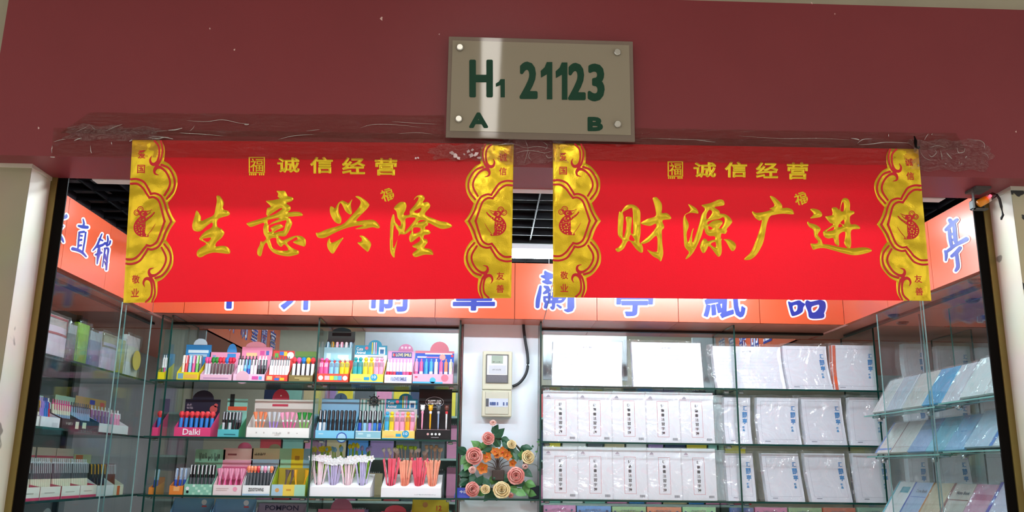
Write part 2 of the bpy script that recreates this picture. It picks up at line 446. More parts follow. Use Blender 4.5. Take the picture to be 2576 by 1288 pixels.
for (x, y) in ((-1.9, -.6), (1.9, -.6)):
    t = empty('ceiling_lamp', (x, y, 3.39), 'long slim lamp on the corridor ceiling, '+('left' if x < 0 else 'right')+' of the shop front', 'lamp')
    MB().bbox(-.62, .62, -.055, .055, -.03, .005, .006).build('lamp_housing', m_lampbody, t, world=False)
    MB().box(-.6, .6, -.043, .043, -.036, -.031).build('diffuser', emis('corridor_light2', (1, .95, .88), TUBE_OUT*1.3), t, world=False)

for i, (x, y) in enumerate(((-.9, -2.0), (.9, -2.0), (-2.6, -2.2), (2.6, -2.2))):  # unseen extra lamps behind the camera, added for glints on tape and gold
    t = empty('ceiling_lamp', (x, y, 3.39), 'added unseen slim lamp on the corridor ceiling, '+['inner left of the back pair', 'inner right of the back pair', 'far left at the back', 'far right at the back'][i], 'lamp')
    MB().bbox(-.055, .055, -.62, .62, -.03, .005, .006).build('lamp_housing', m_lampbody, t, world=False)
    MB().box(-.043, .043, -.6, .6, -.036, -.031).build('diffuser', emis('added_glint_light', (1, .95, .88), TUBE_OUT*1.2), t, world=False)

# ------------------------------------------------------------------ orange fascia signboards and their soffits
m_or = mat('d05632', .27, .05, .8, .03, 2.); m_or2 = m_or
m_sof = mat('e07c66', .33, .15, .7, .10, 2.5)
m_blue = mat('1c3294', .35, 0, .5, .08); m_wo = mat('ece8f2', .4, 0, .5, .02)
m_joint = mat('3a1410', .7)
def signboard(name, label, pts):
    """pts: joints along the board as (x, y) world; one panel between each pair"""
    o = empty(name, (pts[0][0], pts[0][1], ZF), label, 'sign')
    for i in range(len(pts)-1):
        a = np.array(pts[i]); c = np.array(pts[i+1]); d = (c-a)/np.linalg.norm(c-a); n = np.array([-d[1], d[0]])
        g = .0012; a = a+d*g; c = c-d*g
        v = [(*(a), ZF), (*(c), ZF), (*(c), ZT), (*(a), ZT)]; w = [(p[0]+n[0]*.02, p[1]+n[1]*.02, p[2]) for p in v]
        MB().add(v+w, [(0, 1, 2, 3), (7, 6, 5, 4), (0, 4, 5, 1), (1, 5, 6, 2), (2, 6, 7, 3), (3, 7, 4, 0)]).build('panel', m_or, o)
    a, c = np.array(pts[0]), np.array(pts[-1]); d = (c-a)/np.linalg.norm(c-a); n = np.array([-d[1], d[0]])*.018
    v = [(*(a+n), ZF+.003), (*(c+n), ZF+.003), (*(c+n), ZT-.003), (*(a+n), ZT-.003)]; w = [(p[0]+n[0]*.5, p[1]+n[1]*.5, p[2]) for p in v]
    MB().add(v+w, [(0, 1, 2, 3), (7, 6, 5, 4), (0, 4, 5, 1), (1, 5, 6, 2), (2, 6, 7, 3), (3, 7, 4, 0)]).build('backing', m_joint, o)
    return o
xj = [XL, -1.36, -.98, -.60, -.223, .142, .522, .90, 1.28, XR]
sgB = signboard('signboard', 'orange fascia signboard with blue characters above the back shelves', [(x, YB) for x in xj])
sgL = signboard('signboard', 'orange fascia signboard with blue characters along the left side', [(XL, y) for y in (2.76, 3.10, 3.47, 3.84, 4.0)])
sgR = signboard('signboard', 'orange fascia signboard with a blue character along the right side', [(XR, y) for y in (4.0, 3.55, 3.17, 2.76)])
FY = lambda off: (lambda x, y: PY(x, y, YB-off))
FXL = lambda off: (lambda x, y: PX(x, y, XL+off))
FXR = lambda off: (lambda x, y: PX(x, y, XR-off))
def sign_char(par, plane, label, grow, step, bold=.6, **k):
    """blue character cut from sheet, on a wider white outline"""
    V, F, D = shape(grow=grow, step=step, **k); f = plane(.0015)
    o = MB().add([f(*p) for p in V], F).build('character_outline', m_wo, par)
    V, F, D = shape(grow=bold, step=step*.8, **k); f = plane(.003)
    c = MB().add([f(*p) for p in V], F).build('character', m_blue, par)
    c['label'] = label
def z(pts, ox, oy, s): return [tuple([ox+p[0]/s, oy+p[1]/s]+([p[2]/s] if len(p) > 2 else [])) for p in pts]
# left board: end of one character, then two more
J = [[(190, 205, 6), (205, 290, 22), (150, 320, 20)], [(120, 400, 18), (200, 420, 16), (280, 402, 22), (288, 370, 8)], [(120, 250, 14), (110, 380, 18)], [(170, 430, 14), (120, 520, 12)],
     [(242, 545, 5), (150, 650, 12), (100, 800, 12)], [(60, 560, 8), (150, 650, 14), (215, 725, 16), (245, 790, 7)], [(150, 540, 8), (165, 620, 12), (90, 720, 10)]]
sign_char(sgL, FXL, 'blue character with white outline partly hidden by the jamb', 4.2, .9, strokes=[z(s, 120, 480, 6.133) for s in J])
ZH = [[(548, 438, 5), (562, 500, 10), (555, 530, 12)], [(478, 540, 12), (540, 555, 22), (612, 562, 20)], [(500, 640, 14), (560, 632, 14)], [(492, 640, 9), (478, 780, 8), (470, 880, 8)], [(590, 640, 8), (572, 780, 7), (545, 930, 9)],
      [(495, 690, 10), (530, 695, 12)], [(480, 765, 12), (520, 755, 14)], [(475, 850, 12), (515, 840, 14)], [(388, 893, 22), (460, 912, 20), (530, 945, 16), (595, 1015, 8)]]
sign_char(sgL, FXL, 'blue character with white outline in the middle of the left board', 4.2, .9, strokes=[z(s, 120, 480, 6.133) for s in ZH])
XI = [[(838, 665, 4), (800, 760, 10), (760, 850, 12), (698, 922, 5)], [(800, 745, 10), (848, 768, 9)], [(765, 860, 18), (840, 840, 16), (900, 800, 8)], [(795, 880, 12), (790, 960, 24), (775, 1050, 12), (765, 1125, 5)], [(742, 985, 12), (828, 955, 14)],
      [(925, 695, 4), (932, 760, 9), (915, 830, 9)], [(880, 800, 7), (912, 838, 7)], [(968, 775, 8), (955, 820, 10), (915, 850, 8)], [(890, 890, 9), (870, 1010, 6), (850, 1170, 4)], [(880, 890, 10), (935, 895, 12), (925, 1020, 7), (905, 1215, 10)], [(885, 985, 12), (900, 1050, 10), (925, 1100, 5)], [(880, 1090, 5), (905, 1150, 8)]]
sign_char(sgL, FXL, 'blue character with white outline nearest the left banner', 4.2, .9, strokes=[z(s, 120, 480, 6.133) for s in XI])
TI = [[(348, 318, 20), (368, 360, 20)], [(448, 310, 14), (380, 370, 20), (292, 455, 16)], [(335, 460, 14), (350, 600, 16), (372, 700, 14)], [(410, 390, 18), (420, 520, 20), (432, 630, 20)],
      [(345, 520, 10), (420, 520, 9)], [(360, 615, 10), (430, 592, 10)], [(590, 593, 24), (520, 632, 22), (430, 680, 14), (345, 745, 14), (285, 790, 10)], [(278, 772, 9), (292, 820, 14), (286, 905, 5)],
      [(375, 845, 14), (440, 790, 20), (495, 725, 18)], [(440, 790, 14), (455, 900, 18), (463, 1000, 18), (432, 1058, 10)]]
sign_char(sgR, FXR, 'blue character with white outline on the right board', 5.6, 1., 1.5, strokes=[z(s, 2330, 500, 5.853) for s in TI])
LA = [[(415, 190, 8), (445, 235, 32), (550, 268, 26)], [(345, 282, 8), (440, 295, 34), (530, 292, 32)], [(455, 340, 34), (460, 400, 34)], [(372, 388, 8), (440, 400, 26), (520, 410, 20)], [(400, 490, 8), (460, 515, 28)], [(478, 560, 32), (440, 595, 24), (388, 625, 10)],
      [(320, 492, 12), (300, 620, 26), (270, 760, 32), (260, 890, 28)], [(935, 560, 50), (935, 760, 56), (935, 900, 58)], [(815, 965, 6), (870, 975, 22), (930, 940, 45)], [(600, 560, 24), (780, 540, 24), (930, 550, 36)],
      [(395, 705, 10), (600, 705, 14), (815, 712, 14)], [(400, 715, 12), (425, 800, 16), (600, 795, 18), (740, 790, 16), (812, 722, 12)], [(500, 640, 18), (498, 810, 14)], [(585, 620, 18), (585, 860, 20), (570, 930, 16), (535, 912, 8)], [(690, 640, 14), (660, 740, 12), (620, 760, 8)], [(440, 820, 20), (420, 905, 20)], [(660, 865, 6), (725, 910, 14)]]
sign_char(sgB, FY, 'blue character with white outline between the two banners', 5.6, .9, 1.7, strokes=[z(s, 1320, 660, 8.05) for s in LA])
PA = [[(555, 372), (660, 402), (900, 335), (1000, 400), (1090, 455), (1030, 560), (1010, 690), (880, 780), (720, 830), (660, 800), (590, 560)], [(690, 510), (850, 475), (840, 650), (740, 700)],
      [(1140, 345), (1190, 340), (1280, 378), (1450, 345), (1600, 320), (1730, 380), (1765, 500), (1750, 620), (1700, 750), (1715, 800), (1660, 895), (1270, 900), (1200, 700), (1110, 460)], [(1300, 540), (1490, 465), (1560, 480), (1540, 600), (1430, 715), (1320, 715)],
      [(860, -420), (1500, -460), (1540, -400), (1440, 60), (960, 90), (900, -60)], [(1030, -300), (1350, -320), (1310, -60), (1060, -50)]]
sign_char(sgB, FY, 'blue character with white outline at the right end of the back board', 4.6, 1., loops=[z(s, 1940, 730, 12.88) for s in PA])
for ch, x0, x1, y0, y1 in (('中', 530, 622, 675, 774), ('外', 708, 800, 678, 777), ('制', 930, 1022, 684, 782), ('筆', 1138, 1244, 682, 779), ('亭', 1550, 1640, 694, 793), ('紙', 1772, 1872, 700, 798)):
    S = glyph_segs(ch, x0, x1, y0, y1); S[:, [1, 3]] += .0; sk = .05
    S[:, 0] -= (S[:, 1]-y1)*sk; S[:, 2] -= (S[:, 3]-y1)*sk
    V, F, D = shape(segs=S, grow=7.2, step=1.3); f = FY(.0015)
    MB().add([f(*p) for p in V], F).build('character_outline', m_wo, sgB)
    V, F, D = shape(segs=S, grow=2.4, step=1.1); f = FY(.003)
    MB().add([f(*p) for p in V], F).build('character', m_blue, sgB)
# soffits
def soffit(name, xs, ys, joints, axis):
    o = empty(name, (xs[0], ys[0], ZF), kind='structure')
    J = [xs[0] if axis == 0 else ys[0]]+joints+[xs[1] if axis == 0 else ys[1]]
    for a, c in zip(J[:-1], J[1:]):
        if axis == 0: b = MB().box(a+.001, c-.001, ys[0], ys[1], ZF, ZF+.012)
        else: b = MB().box(xs[0], xs[1], a+.001, c-.001, ZF, ZF+.012)
        b.build('panel', m_sof, o)
    return o
s1 = soffit('trim_2', (XL, XR), (YB+.021, 4.47), [-1.36, -.98, -.60, -.223, .142, .522, .90, 1.28], 0)
s2 = soffit('trim_3', (-2.1, XL-.021), (2.76, 4.47), [3.10, 3.47, 3.84], 1)
s3 = soffit('trim_4', (XR+.021, 2.15), (2.76, 4.47), [3.17, 3.55, 4.0], 1)
m_trk = mat('2c211d', .4, .4)
MB().box(XL, -.12, 4.262, 4.292, ZF-.010, ZF).build('sliding_track', m_trk, s1)
MB().box(.27, XR, 4.262, 4.292, ZF-.010, ZF).build('sliding_track', m_trk, s1)
MB().box(-1.62, -1.595, 2.76, 4.3, ZF-.010, ZF).build('sliding_track', m_trk, s2)
MB().box(1.79, 1.815, 2.76, 4.3, ZF-.010, ZF).build('sliding_track', m_trk, s3)
for (x, y) in ((-1.75, 3.05), (-1.8, 3.5), (1.74, 3.0), (1.92, 3.35), (1.78, 3.72), (1.9, 3.9)):
    b = MB(); b.lathe([(.018, ZF-.012), (.026, ZF-.006), (.028, ZF)], 14, Matrix.Translation((x, y, 0)))
    b.build('downlight_ring', mat('4a2c2a', .3, .4), s2 if x < 0 else s3)
# white pillar between the shelf bays
struct('wall_pillar', MB().box(-.092, .262, 4.176, 4.5, 0, ZF), mat('eaf2fc', .5, var=.02))
# ================================================================== number plate
pl = empty('number_plate', PY(1357, 220, 2.478), 'frosted glass unit number plate reading H1 21123 on the maroon header', 'sign')
def q4(p, Y): return [PY(a, b, Y) for a, b in p]
x0, z0 = PY(1121, 345, 2.473)[[0, 2]]; x1, z1 = PY(1592, 104, 2.473)[[0, 2]]
m_pl = film('acrylic_plate', (.62, .58, .54), .5, .06, diff=.5, dcol=tuple(lin('a89a8c')))
m_fr = film('frosted_sheet', (.5, .5, .5), .62, .05, diff=.93, dcol=tuple(lin('9c9380')))
MB().bbox(x0, x1, 2.473, 2.480, z0, z1, .0012).build('clear_panel', m_pl, pl)
MB().box(x0+.012, x1-.012, 2.4716, 2.4728, z0+.020, z1-.014).build('frosted_panel', m_fr, pl)
m_grn = mat('123f2c', .5, 0, .2, .05)
for s, a, b, c, d, g in (('H', 1180.5, 1240, 150, 245, 2.4), ('1', 1247, 1270, 199, 245, .8), ('2', 1307, 1352.5, 155, 249, 2.6), ('1', 1360, 1389.5, 156, 250, 2.6), ('1', 1397.5, 1427.5, 157, 251, 2.6), ('2', 1429, 1473.5, 158, 252, 2.6), ('3', 1478.5, 1521, 160, 255, 2.6), ('A', 1180, 1228, 283, 322, 1.6), ('B', 1478, 1517, 294, 330, 1.6)):
    if s == '1':
        k = (b-a); hh = d-c; S = segs_of([[(a+k*.52, c), (b, c), (b, d), (a+k*.53, d), (a+k*.53, c+hh*.33), (a+k*.03, c+hh*.42), (a, c+hh*.24), (a+k*.34, c+hh*.14)]], False); V, F, D = shape(segs=S, step=.7)
    else: g2 = g*1.25+1.0; S = glyph_segs(s, a+g2, b-g2, c+g2, d-g2); V, F, D = shape(segs=S, grow=g2, step=.8)
    o = MB().add([PY(p[0], p[1], 2.4708) for p in V], F).build('lettering', m_grn, pl)
for px, py in ((1157, 119), (1553, 131), (1554, 312), (1154, 299)):
    c = PY(px, py, 2.467); M = Matrix.Translation(Vector(c.tolist())) @ RX(pi/2)
    b = MB(); b.lathe([(.004, -.033), (.004, -.006), (.0105, -.006), (.0105, .002), (.0085, .0045)], 18, M)
    b.build('standoff_screw', mat('c9c8bf', .3, .85), pl, smooth=False)

# ================================================================== the two banners
class Banner:
    def __init__(s, tl, tr, bl, br, wave, W):
        s.c = [np.array(q, float) for q in (tl, tr, bl, br)]; s.wave = wave; s.W = W
    def px(s, u, v):
        a, b, c, d = s.c; return (a*(1-u)+b*u)*(1-v)+(c*(1-u)+d*u)*v
    def inv(s, x, y):
        u, v = .5, .5
        for _ in range(6):
            a, b, c, d = s.c; p = s.px(u, v); du = (b-a)*(1-v)+(d-c)*v; dv = (c-a)*(1-u)+(d-b)*u
            r = np.array([x, y])-p; det = du[0]*dv[1]-du[1]*dv[0]
            u += (r[0]*dv[1]-r[1]*dv[0])/det; v += (du[0]*r[1]-du[1]*r[0])/det
        return u, v
    def Y(s, u, v): return s.wave(min(max(u, 0), 1), min(max(v, 0), 1))
    def uv(s, u, v, off=0.): p = s.px(u, v); return PY(p[0], p[1], s.Y(u, v)-off)
    def P(s, x, y, off=0.):
        u, v = s.inv(x, y); return PY(x, y, s.Y(u, v)-off)
def sst(a, b, x): t = min(max((x-a)/(b-a), 0), 1); return t*t*(3-2*t)
def waveL(u, v):
    f = sst(.10, .45, v); g = sst(.12, 1, v)
    return 2.4935-.0015*sin(9*u)**2+f*(-.004-.004*sin(7.5*u+.6)-.0025*sin(17*u))-g*(.030*(1-u)**2)+g*.012*u
def waveR(u, v):
    f = sst(.10, .45, v); g = sst(.12, 1, v)
    return 2.4935-.0015*sin(8*u+1)**2+f*(-.004-.0045*sin(6.5*u+1.9)-.002*sin(15*u+1))-g*.030*u**2.2+g*.006*(1-u)
m_red = bpy.data.materials.new('red_paper'); m_red.use_nodes = True; nt = m_red.node_tree
nt.nodes.remove(nt.nodes['Principled BSDF'])
d = nt.nodes.new('ShaderNodeBsdfPrincipled'); d.inputs['Base Color'].default_value = (.70, .0035, .012, 1); d.inputs['Roughness'].default_value = .42; d.inputs['Specular IOR Level'].default_value = .35
tl_ = nt.nodes.new('ShaderNodeBsdfTranslucent'); tl_.inputs[0].default_value = (1.0, .004, .022, 1)
mx = nt.nodes.new('ShaderNodeMixShader'); mx.inputs[0].default_value = .24
tc = nt.nodes.new('ShaderNodeTexCoord'); n2 = nt.nodes.new('ShaderNodeTexNoise'); n2.inputs['Scale'].default_value = 260; n2.inputs['Detail'].default_value = 2
bp = nt.nodes.new('ShaderNodeBump'); bp.inputs['Strength'].default_value = .25; bp.inputs['Distance'].default_value = .002
nt.links.new(tc.outputs['Object'], n2.inputs[0]); nt.links.new(n2.outputs[0], bp.inputs['Height']); nt.links.new(bp.outputs[0], d.inputs['Normal'])
nt.links.new(d.outputs[0], mx.inputs[1]); nt.links.new(tl_.outputs[0], mx.inputs[2]); nt.links.new(mx.outputs[0], nt.nodes['Material Output'].inputs[0])
m_redp = mat('d8182a', .4, 0, .4, .04)
def gold(name, h1, h2):
    m = bpy.data.materials.new(name); m.use_nodes = True; nt = m.node_tree; b = nt.nodes['Principled BSDF']
    b.inputs['Metallic'].default_value = .72; b.inputs['Roughness'].default_value = .30
    tc = nt.nodes.new('ShaderNodeTexCoord'); n = nt.nodes.new('ShaderNodeTexNoise'); n.inputs['Scale'].default_value = 7; n.inputs['Detail'].default_value = 1
    r = nt.nodes.new('ShaderNodeMix'); r.data_type = 'RGBA'; r.inputs['A'].default_value = (*lin(h1), 1); r.inputs['B'].default_value = (*lin(h2), 1)
    nt.links.new(tc.outputs['Object'], n.inputs[0]); nt.links.new(n.outputs[0], r.inputs['Factor']); nt.links.new(r.outputs['Result'], b.inputs['Base Color'])
    n2 = nt.nodes.new('ShaderNodeTexNoise'); n2.inputs['Scale'].default_value = 13; n2.inputs['Detail'].default_value = 1.5
    bp = nt.nodes.new('ShaderNodeBump'); bp.inputs['Strength'].default_value = .8; bp.inputs['Distance'].default_value = .022
    n3 = nt.nodes.new('ShaderNodeTexNoise'); n3.inputs['Scale'].default_value = 330
    bp2 = nt.nodes.new('ShaderNodeBump'); bp2.inputs['Strength'].default_value = .22; bp2.inputs['Distance'].default_value = .002
    nt.links.new(tc.outputs['Object'], n2.inputs[0]); nt.links.new(n2.outputs[0], bp.inputs['Height'])
    nt.links.new(tc.outputs['Object'], n3.inputs[0]); nt.links.new(n3.outputs[0], bp2.inputs['Height']); nt.links.new(bp.outputs[0], bp2.inputs['Normal'])
    nt.links.new(bp2.outputs[0], b.inputs['Normal']); return m
m_gold = gold('gold_foil', 'e8c020', 'f4d838')
BL = Banner((333, 352), (1292, 362), (310, 762), (1286, 750), waveL, 968.)
BR = Banner((1391, 360), (2310, 375), (1391, 748), (2343, 757), waveR, 935.)
# ornament in units of photo pixels, half of it, mirrored about its middle
def o6(L): return [tuple([p[0]/6.133, p[1]/6.133]+([p[2]/6.133] if len(p) > 2 else [])) for p in L]
half = [(0, -1194), (455, -1194), (455, -1190), (507, -1090), (517, -980), (507, -888), (507, -885), (510, -884), (592, -840), (672, -750), (727, -650), (735, -530), (707, -420), (652, -330), (604, -277), (602, -275), (604, -270), (632, -190), (672, -100), (735, -8), (742, 0), (742, 0)]
full = half+[(x, -y) for x, y in half[::-1][2:]]
full = [(0, -1194), (0, -1194)]+full[1:-1]+[(0, 1194), (0, 1194)]
OG = shape(loops=[o6(full)], step=1.25, clip=lambda X, Y: np.minimum(X+.01, 194-np.abs(Y)))
rs = [[(0, -615, 15), (100, -620, 15), (210, -580, 15), (280, -490, 15), (330, -408, 16), (334, -404, 16), (400, -410, 15), (490, -370, 15), (550, -270, 15), (592, -150, 15), (668, -5, 17), (672, 0, 17)],
      [(0, -550, 15), (112, -550, 15), (202, -490, 15), (262, -410, 15), (310, -353, 16), (314, -350, 16), (382, -355, 15), (460, -300, 15), (512, -170, 15), (566, -5, 17), (570, 0, 17)],
      [(582, -335, 15), (670, -450, 15), (692, -570, 15), (655, -690, 15), (575, -790, 15), (472, -830, 17)],
      [(542, -385, 15), (612, -510, 15), (612, -610, 15), (552, -720, 15), (472, -785, 18), (402, -795, 26), (368, -750, 20), (380, -700, 13), (440, -680, 3)],
      [(345, -1180, 14), (415, -1100, 14), (428, -980, 14), (405, -880, 18), (360, -838, 24), (312, -850, 20), (292, -905, 13), (315, -960, 3)],
      [(440, -1185, 14), (475, -1070, 14), (470, -970, 14), (440, -870, 16), (392, -830, 24)]]
ORd = shape(strokes=[o6(s) for s in rs], step=.95, clip=lambda X, Y: np.minimum(np.minimum(X+.3, -Y+.3), 194+Y))
mo = lambda L: [tuple([(p[0])/11.71+1385-1391, p[1]/11.71+510-553.5]+[p[2]/11.71]) for p in L]
mouse = [[(430, 290, 50), (510, 300, 90), (590, 295, 45)], [(560, 220, 14), (640, 225, 11), (760, 180, 7)], [(600, 350, 9), (680, 280, 9), (722, 230, 7)], [(590, 470, 34), (680, 405, 26), (770, 335, 20), (835, 255, 16)],
         [(500, 430, 90), (440, 560, 150), (425, 690, 175), (480, 820, 110), (590, 895, 45), (680, 912, 30)], [(690, 870, 8), (790, 740, 8), (850, 640, 7), (890, 570, 3)]]
def ringstk(cx, cy, r, w): return [(cx+r*cos(a*pi/8), cy+r*sin(a*pi/8), w) for a in range(17)]
mouse += [ringstk(420, 180, 84, 11), ringstk(315, 262, 74, 11), ringstk(425, 185, 45, 7), ringstk(320, 262, 38, 7)]
mcut = [ringstk(508, 298, 38, 12)[3:14]]+[[p] for p in ((375, 545, 18), (310, 615, 18), (312, 680, 18), (325, 740, 18), (358, 795, 18), (420, 840, 20), (490, 830, 18), (460, 640, 24), (402, 690, 18), (512, 690, 18), (425, 750, 20), (492, 745, 20), (425, 440, 20), (520, 452, 26), (545, 570, 14), (648, 900, 24), (500, 900, 16), (570, 740, 11), (572, 670, 11), (620, 435, 12), (690, 400, 11), (830, 235, 9))]
mcut += [[(395, 470, 7), (450, 500, 8), (480, 495, 7)], [(360, 600, 6), (430, 570, 6), (520, 560, 6)], [(560, 520, 6), (530, 620, 6)]]
MO = shape(strokes=[mo(s) for s in mouse], cut=[mo(s) for s in mcut], step=.42)
def ornament(B, par, side, words):
    U = (lambda X: X/B.W) if side < 0 else (lambda X: 1-X/B.W)
    V_ = lambda Y: (Y+194)/388
    V, F, D = OG; v = [B.uv(U(p[0]), V_(p[1]), .0006+.0030*(1-math.exp(-d_/4.))) for p, d_ in zip(V, D)]
    b = MB().add(v, F if side < 0 else [f[::-1] for f in F]); o = b.build('gold_border', m_gold, par, smooth=True)
    V, F, D = ORd; b = MB()
    for sg in (1, -1):
        b.add([B.uv(U(p[0]), V_(sg*p[1]), .0042) for p in V], F)
    b.build('border_line', m_redp, par)
    V, F, D = MO; MB().add([B.uv(U(p[0]), V_(p[1]), .0042) for p in V], F).build('mouse_emblem', m_redp, par)
    for ch, X, Y in zip(words, (26, 26, 28, 28), (-160, -125, 138, 170)):
        s = 10.5
        v, f = fit(ch, -s, s, -s*.95, s*.95, .012)
        uc, vc = U(X), V_(Y)
        MB().add([B.uv(uc+p[0]*.92/B.W, vc-p[1]/388, .0042) for p in v], f).build('small_character', m_redp, par)
def zz(loops, ox, oy, s): return [[(ox+x/s, oy+y/s) for x, y in L] for L in loops]
C_sheng = zz([[(480, 150), (515, 142), (550, 165), (590, 230), (598, 280), (582, 335), (605, 372), (660, 388), (698, 430), (665, 468), (510, 520), (495, 640), (560, 680), (605, 730), (600, 770), (560, 830), (490, 890), (465, 935), (475, 968), (560, 955), (640, 965), (690, 1010), (705, 1050), (680, 1085), (560, 1075), (440, 1065), (330, 1090), (240, 1138), (190, 1138), (160, 1100), (170, 1040), (220, 990), (315, 920), (205, 855), (225, 800), (300, 720), (405, 655), (415, 580), (340, 620), (220, 718), (120, 712), (90, 660), (92, 590), (125, 480), (155, 385), (200, 430), (230, 490), (235, 550), (330, 510), (435, 455), (465, 350), (485, 230)],
   [(255, 848), (320, 830), (388, 822), (385, 850), (355, 885), (320, 890)]], 470, 470, 6.44)
C_yi = zz([[(552, 65), (620, 66), (690, 70), (735, 150), (800, 165), (822, 200), (790, 235), (710, 265), (775, 320), (775, 370), (735, 410), (850, 402), (930, 410), (975, 445), (960, 470), (850, 478), (735, 490), (770, 515), (805, 580), (790, 640), (740, 740), (700, 795), (650, 803), (585, 800), (640, 865), (700, 850), (800, 805), (880, 790), (960, 800), (1015, 845), (1028, 900), (1015, 955), (975, 962), (820, 900), (890, 855), (885, 825), (865, 815), (800, 855), (725, 905), (770, 965), (850, 1015), (900, 1030), (915, 1065), (890, 1095), (760, 1125), (620, 1110), (500, 1065), (430, 990), (390, 905), (345, 960), (305, 1110), (270, 1122), (240, 1085), (245, 1010), (280, 940), (295, 880), (330, 890), (385, 840), (345, 760), (335, 670), (345, 582), (160, 645), (110, 640), (65, 600), (90, 580), (250, 530), (400, 480), (385, 450), (390, 400), (405, 345), (460, 318), (385, 240), (400, 222), (500, 215), (600, 185), (570, 160), (578, 110)],
   [(450, 845), (540, 828), (555, 900), (590, 950), (630, 972), (680, 930), (745, 1020), (640, 1035), (500, 1000), (465, 925)],
   [(410, 545), (520, 515), (600, 510), (480, 575), (425, 620)], [(430, 468), (500, 452), (570, 415), (648, 348), (600, 352), (500, 415)],
   [(440, 620), (560, 580), (705, 540), (700, 600), (670, 700), (620, 718), (505, 745), (560, 700), (655, 655), (655, 630), (610, 605), (540, 620), (455, 665), (475, 700), (470, 725), (430, 725), (425, 660)]], 610, 470, 6.44)
C_xing = zz([[(330, 318), (370, 325), (405, 350), (440, 290), (470, 250), (520, 222), (570, 240), (620, 265), (655, 230), (685, 200), (660, 290), (678, 400), (665, 445), (640, 445), (575, 395), (520, 290), (490, 262), (465, 310), (465, 410), (505, 500), (500, 580), (465, 598), (400, 565), (345, 480), (320, 390)],
   [(735, 158), (790, 150), (880, 205), (950, 270), (955, 310), (900, 380), (745, 545), (880, 540), (1020, 535), (1100, 590), (1130, 650), (1100, 672), (1010, 655), (880, 680), (735, 685), (780, 660), (860, 620), (700, 640), (540, 685), (400, 745), (270, 812), (200, 832), (140, 825), (110, 800), (95, 745), (150, 740), (280, 685), (520, 610), (640, 500), (760, 370), (815, 280), (810, 220)],
   [(318, 830), (330, 890), (360, 905), (440, 870), (540, 822), (480, 920), (420, 1020), (380, 1078), (340, 1070), (290, 1000), (275, 930), (290, 870)],
   [(800, 795), (850, 790), (930, 840), (985, 910), (980, 970), (940, 1050), (900, 1030), (820, 960), (768, 905), (820, 890), (840, 870), (835, 830)]], 780, 470, 6.44)
C_long = zz([[(200, 345), (270, 265), (330, 242), (385, 255), (402, 310), (385, 380), (355, 455), (450, 450), (460, 380), (530, 300), (590, 210), (595, 170), (560, 175), (520, 220), (545, 170), (590, 138), (650, 132), (690, 160), (695, 200), (665, 255), (740, 245), (785, 290), (775, 340), (700, 445), (830, 510), (950, 555), (1060, 575), (1140, 625), (1110, 660), (990, 682), (900, 655), (765, 585), (750, 620), (705, 650), (710, 685), (770, 705), (792, 745), (760, 770), (690, 785), (685, 840), (730, 850), (745, 900), (690, 985), (780, 1005), (825, 1045), (835, 1100), (790, 1100), (690, 1100), (560, 1138), (510, 1115), (505, 1075), (575, 1010), (540, 990), (500, 970), (510, 945), (620, 875), (615, 805), (560, 840), (480, 900), (450, 860), (450, 800), (485, 730), (475, 705), (380, 770), (285, 778), (240, 940), (215, 1060), (205, 1150), (150, 1080), (135, 980), (135, 800), (145, 580), (180, 450), (205, 460), (215, 540), (240, 590), (300, 640), (310, 570), (260, 500), (240, 400)],
   [(205, 620), (245, 680), (275, 730), (270, 800), (215, 960), (185, 975), (185, 800)], [(525, 410), (570, 370), (645, 340), (605, 420)], [(395, 510), (545, 500), (520, 560), (400, 700), (370, 730), (390, 620)], [(585, 580), (625, 540), (710, 545)], [(515, 665), (620, 665), (620, 720), (525, 755)]], 960, 470, 6.44)
C_cai = zz([[(125, 350), (155, 360), (190, 305), (240, 250), (310, 232), (400, 255), (475, 340), (480, 500), (485, 700), (465, 875), (500, 905), (525, 970), (520, 1050), (470, 1045), (400, 985), (285, 850), (200, 980), (120, 1038), (80, 1035), (55, 990), (110, 960), (175, 850), (100, 750), (98, 550), (108, 420)],
   [(180, 372), (230, 335), (330, 290), (350, 350), (355, 450), (358, 720), (320, 700), (335, 480), (310, 445), (232, 450), (245, 560), (230, 680), (195, 800), (180, 740), (185, 600), (195, 450)], [(320, 745), (385, 850), (290, 835)],
   [(690, 130), (720, 108), (770, 118), (840, 210), (850, 300), (845, 378), (930, 380), (1000, 440), (990, 485), (860, 505), (885, 600), (880, 640), (848, 680), (850, 790), (855, 900), (872, 1060), (850, 1160), (825, 1205), (790, 1165), (690, 1110), (595, 1005), (680, 1035), (740, 1040), (770, 1010), (760, 770), (640, 860), (570, 895), (490, 905), (490, 885), (640, 760), (745, 620), (740, 560), (650, 598), (560, 585), (490, 550), (600, 480), (740, 430), (735, 300), (710, 200)]], 1540, 480, 6.78)
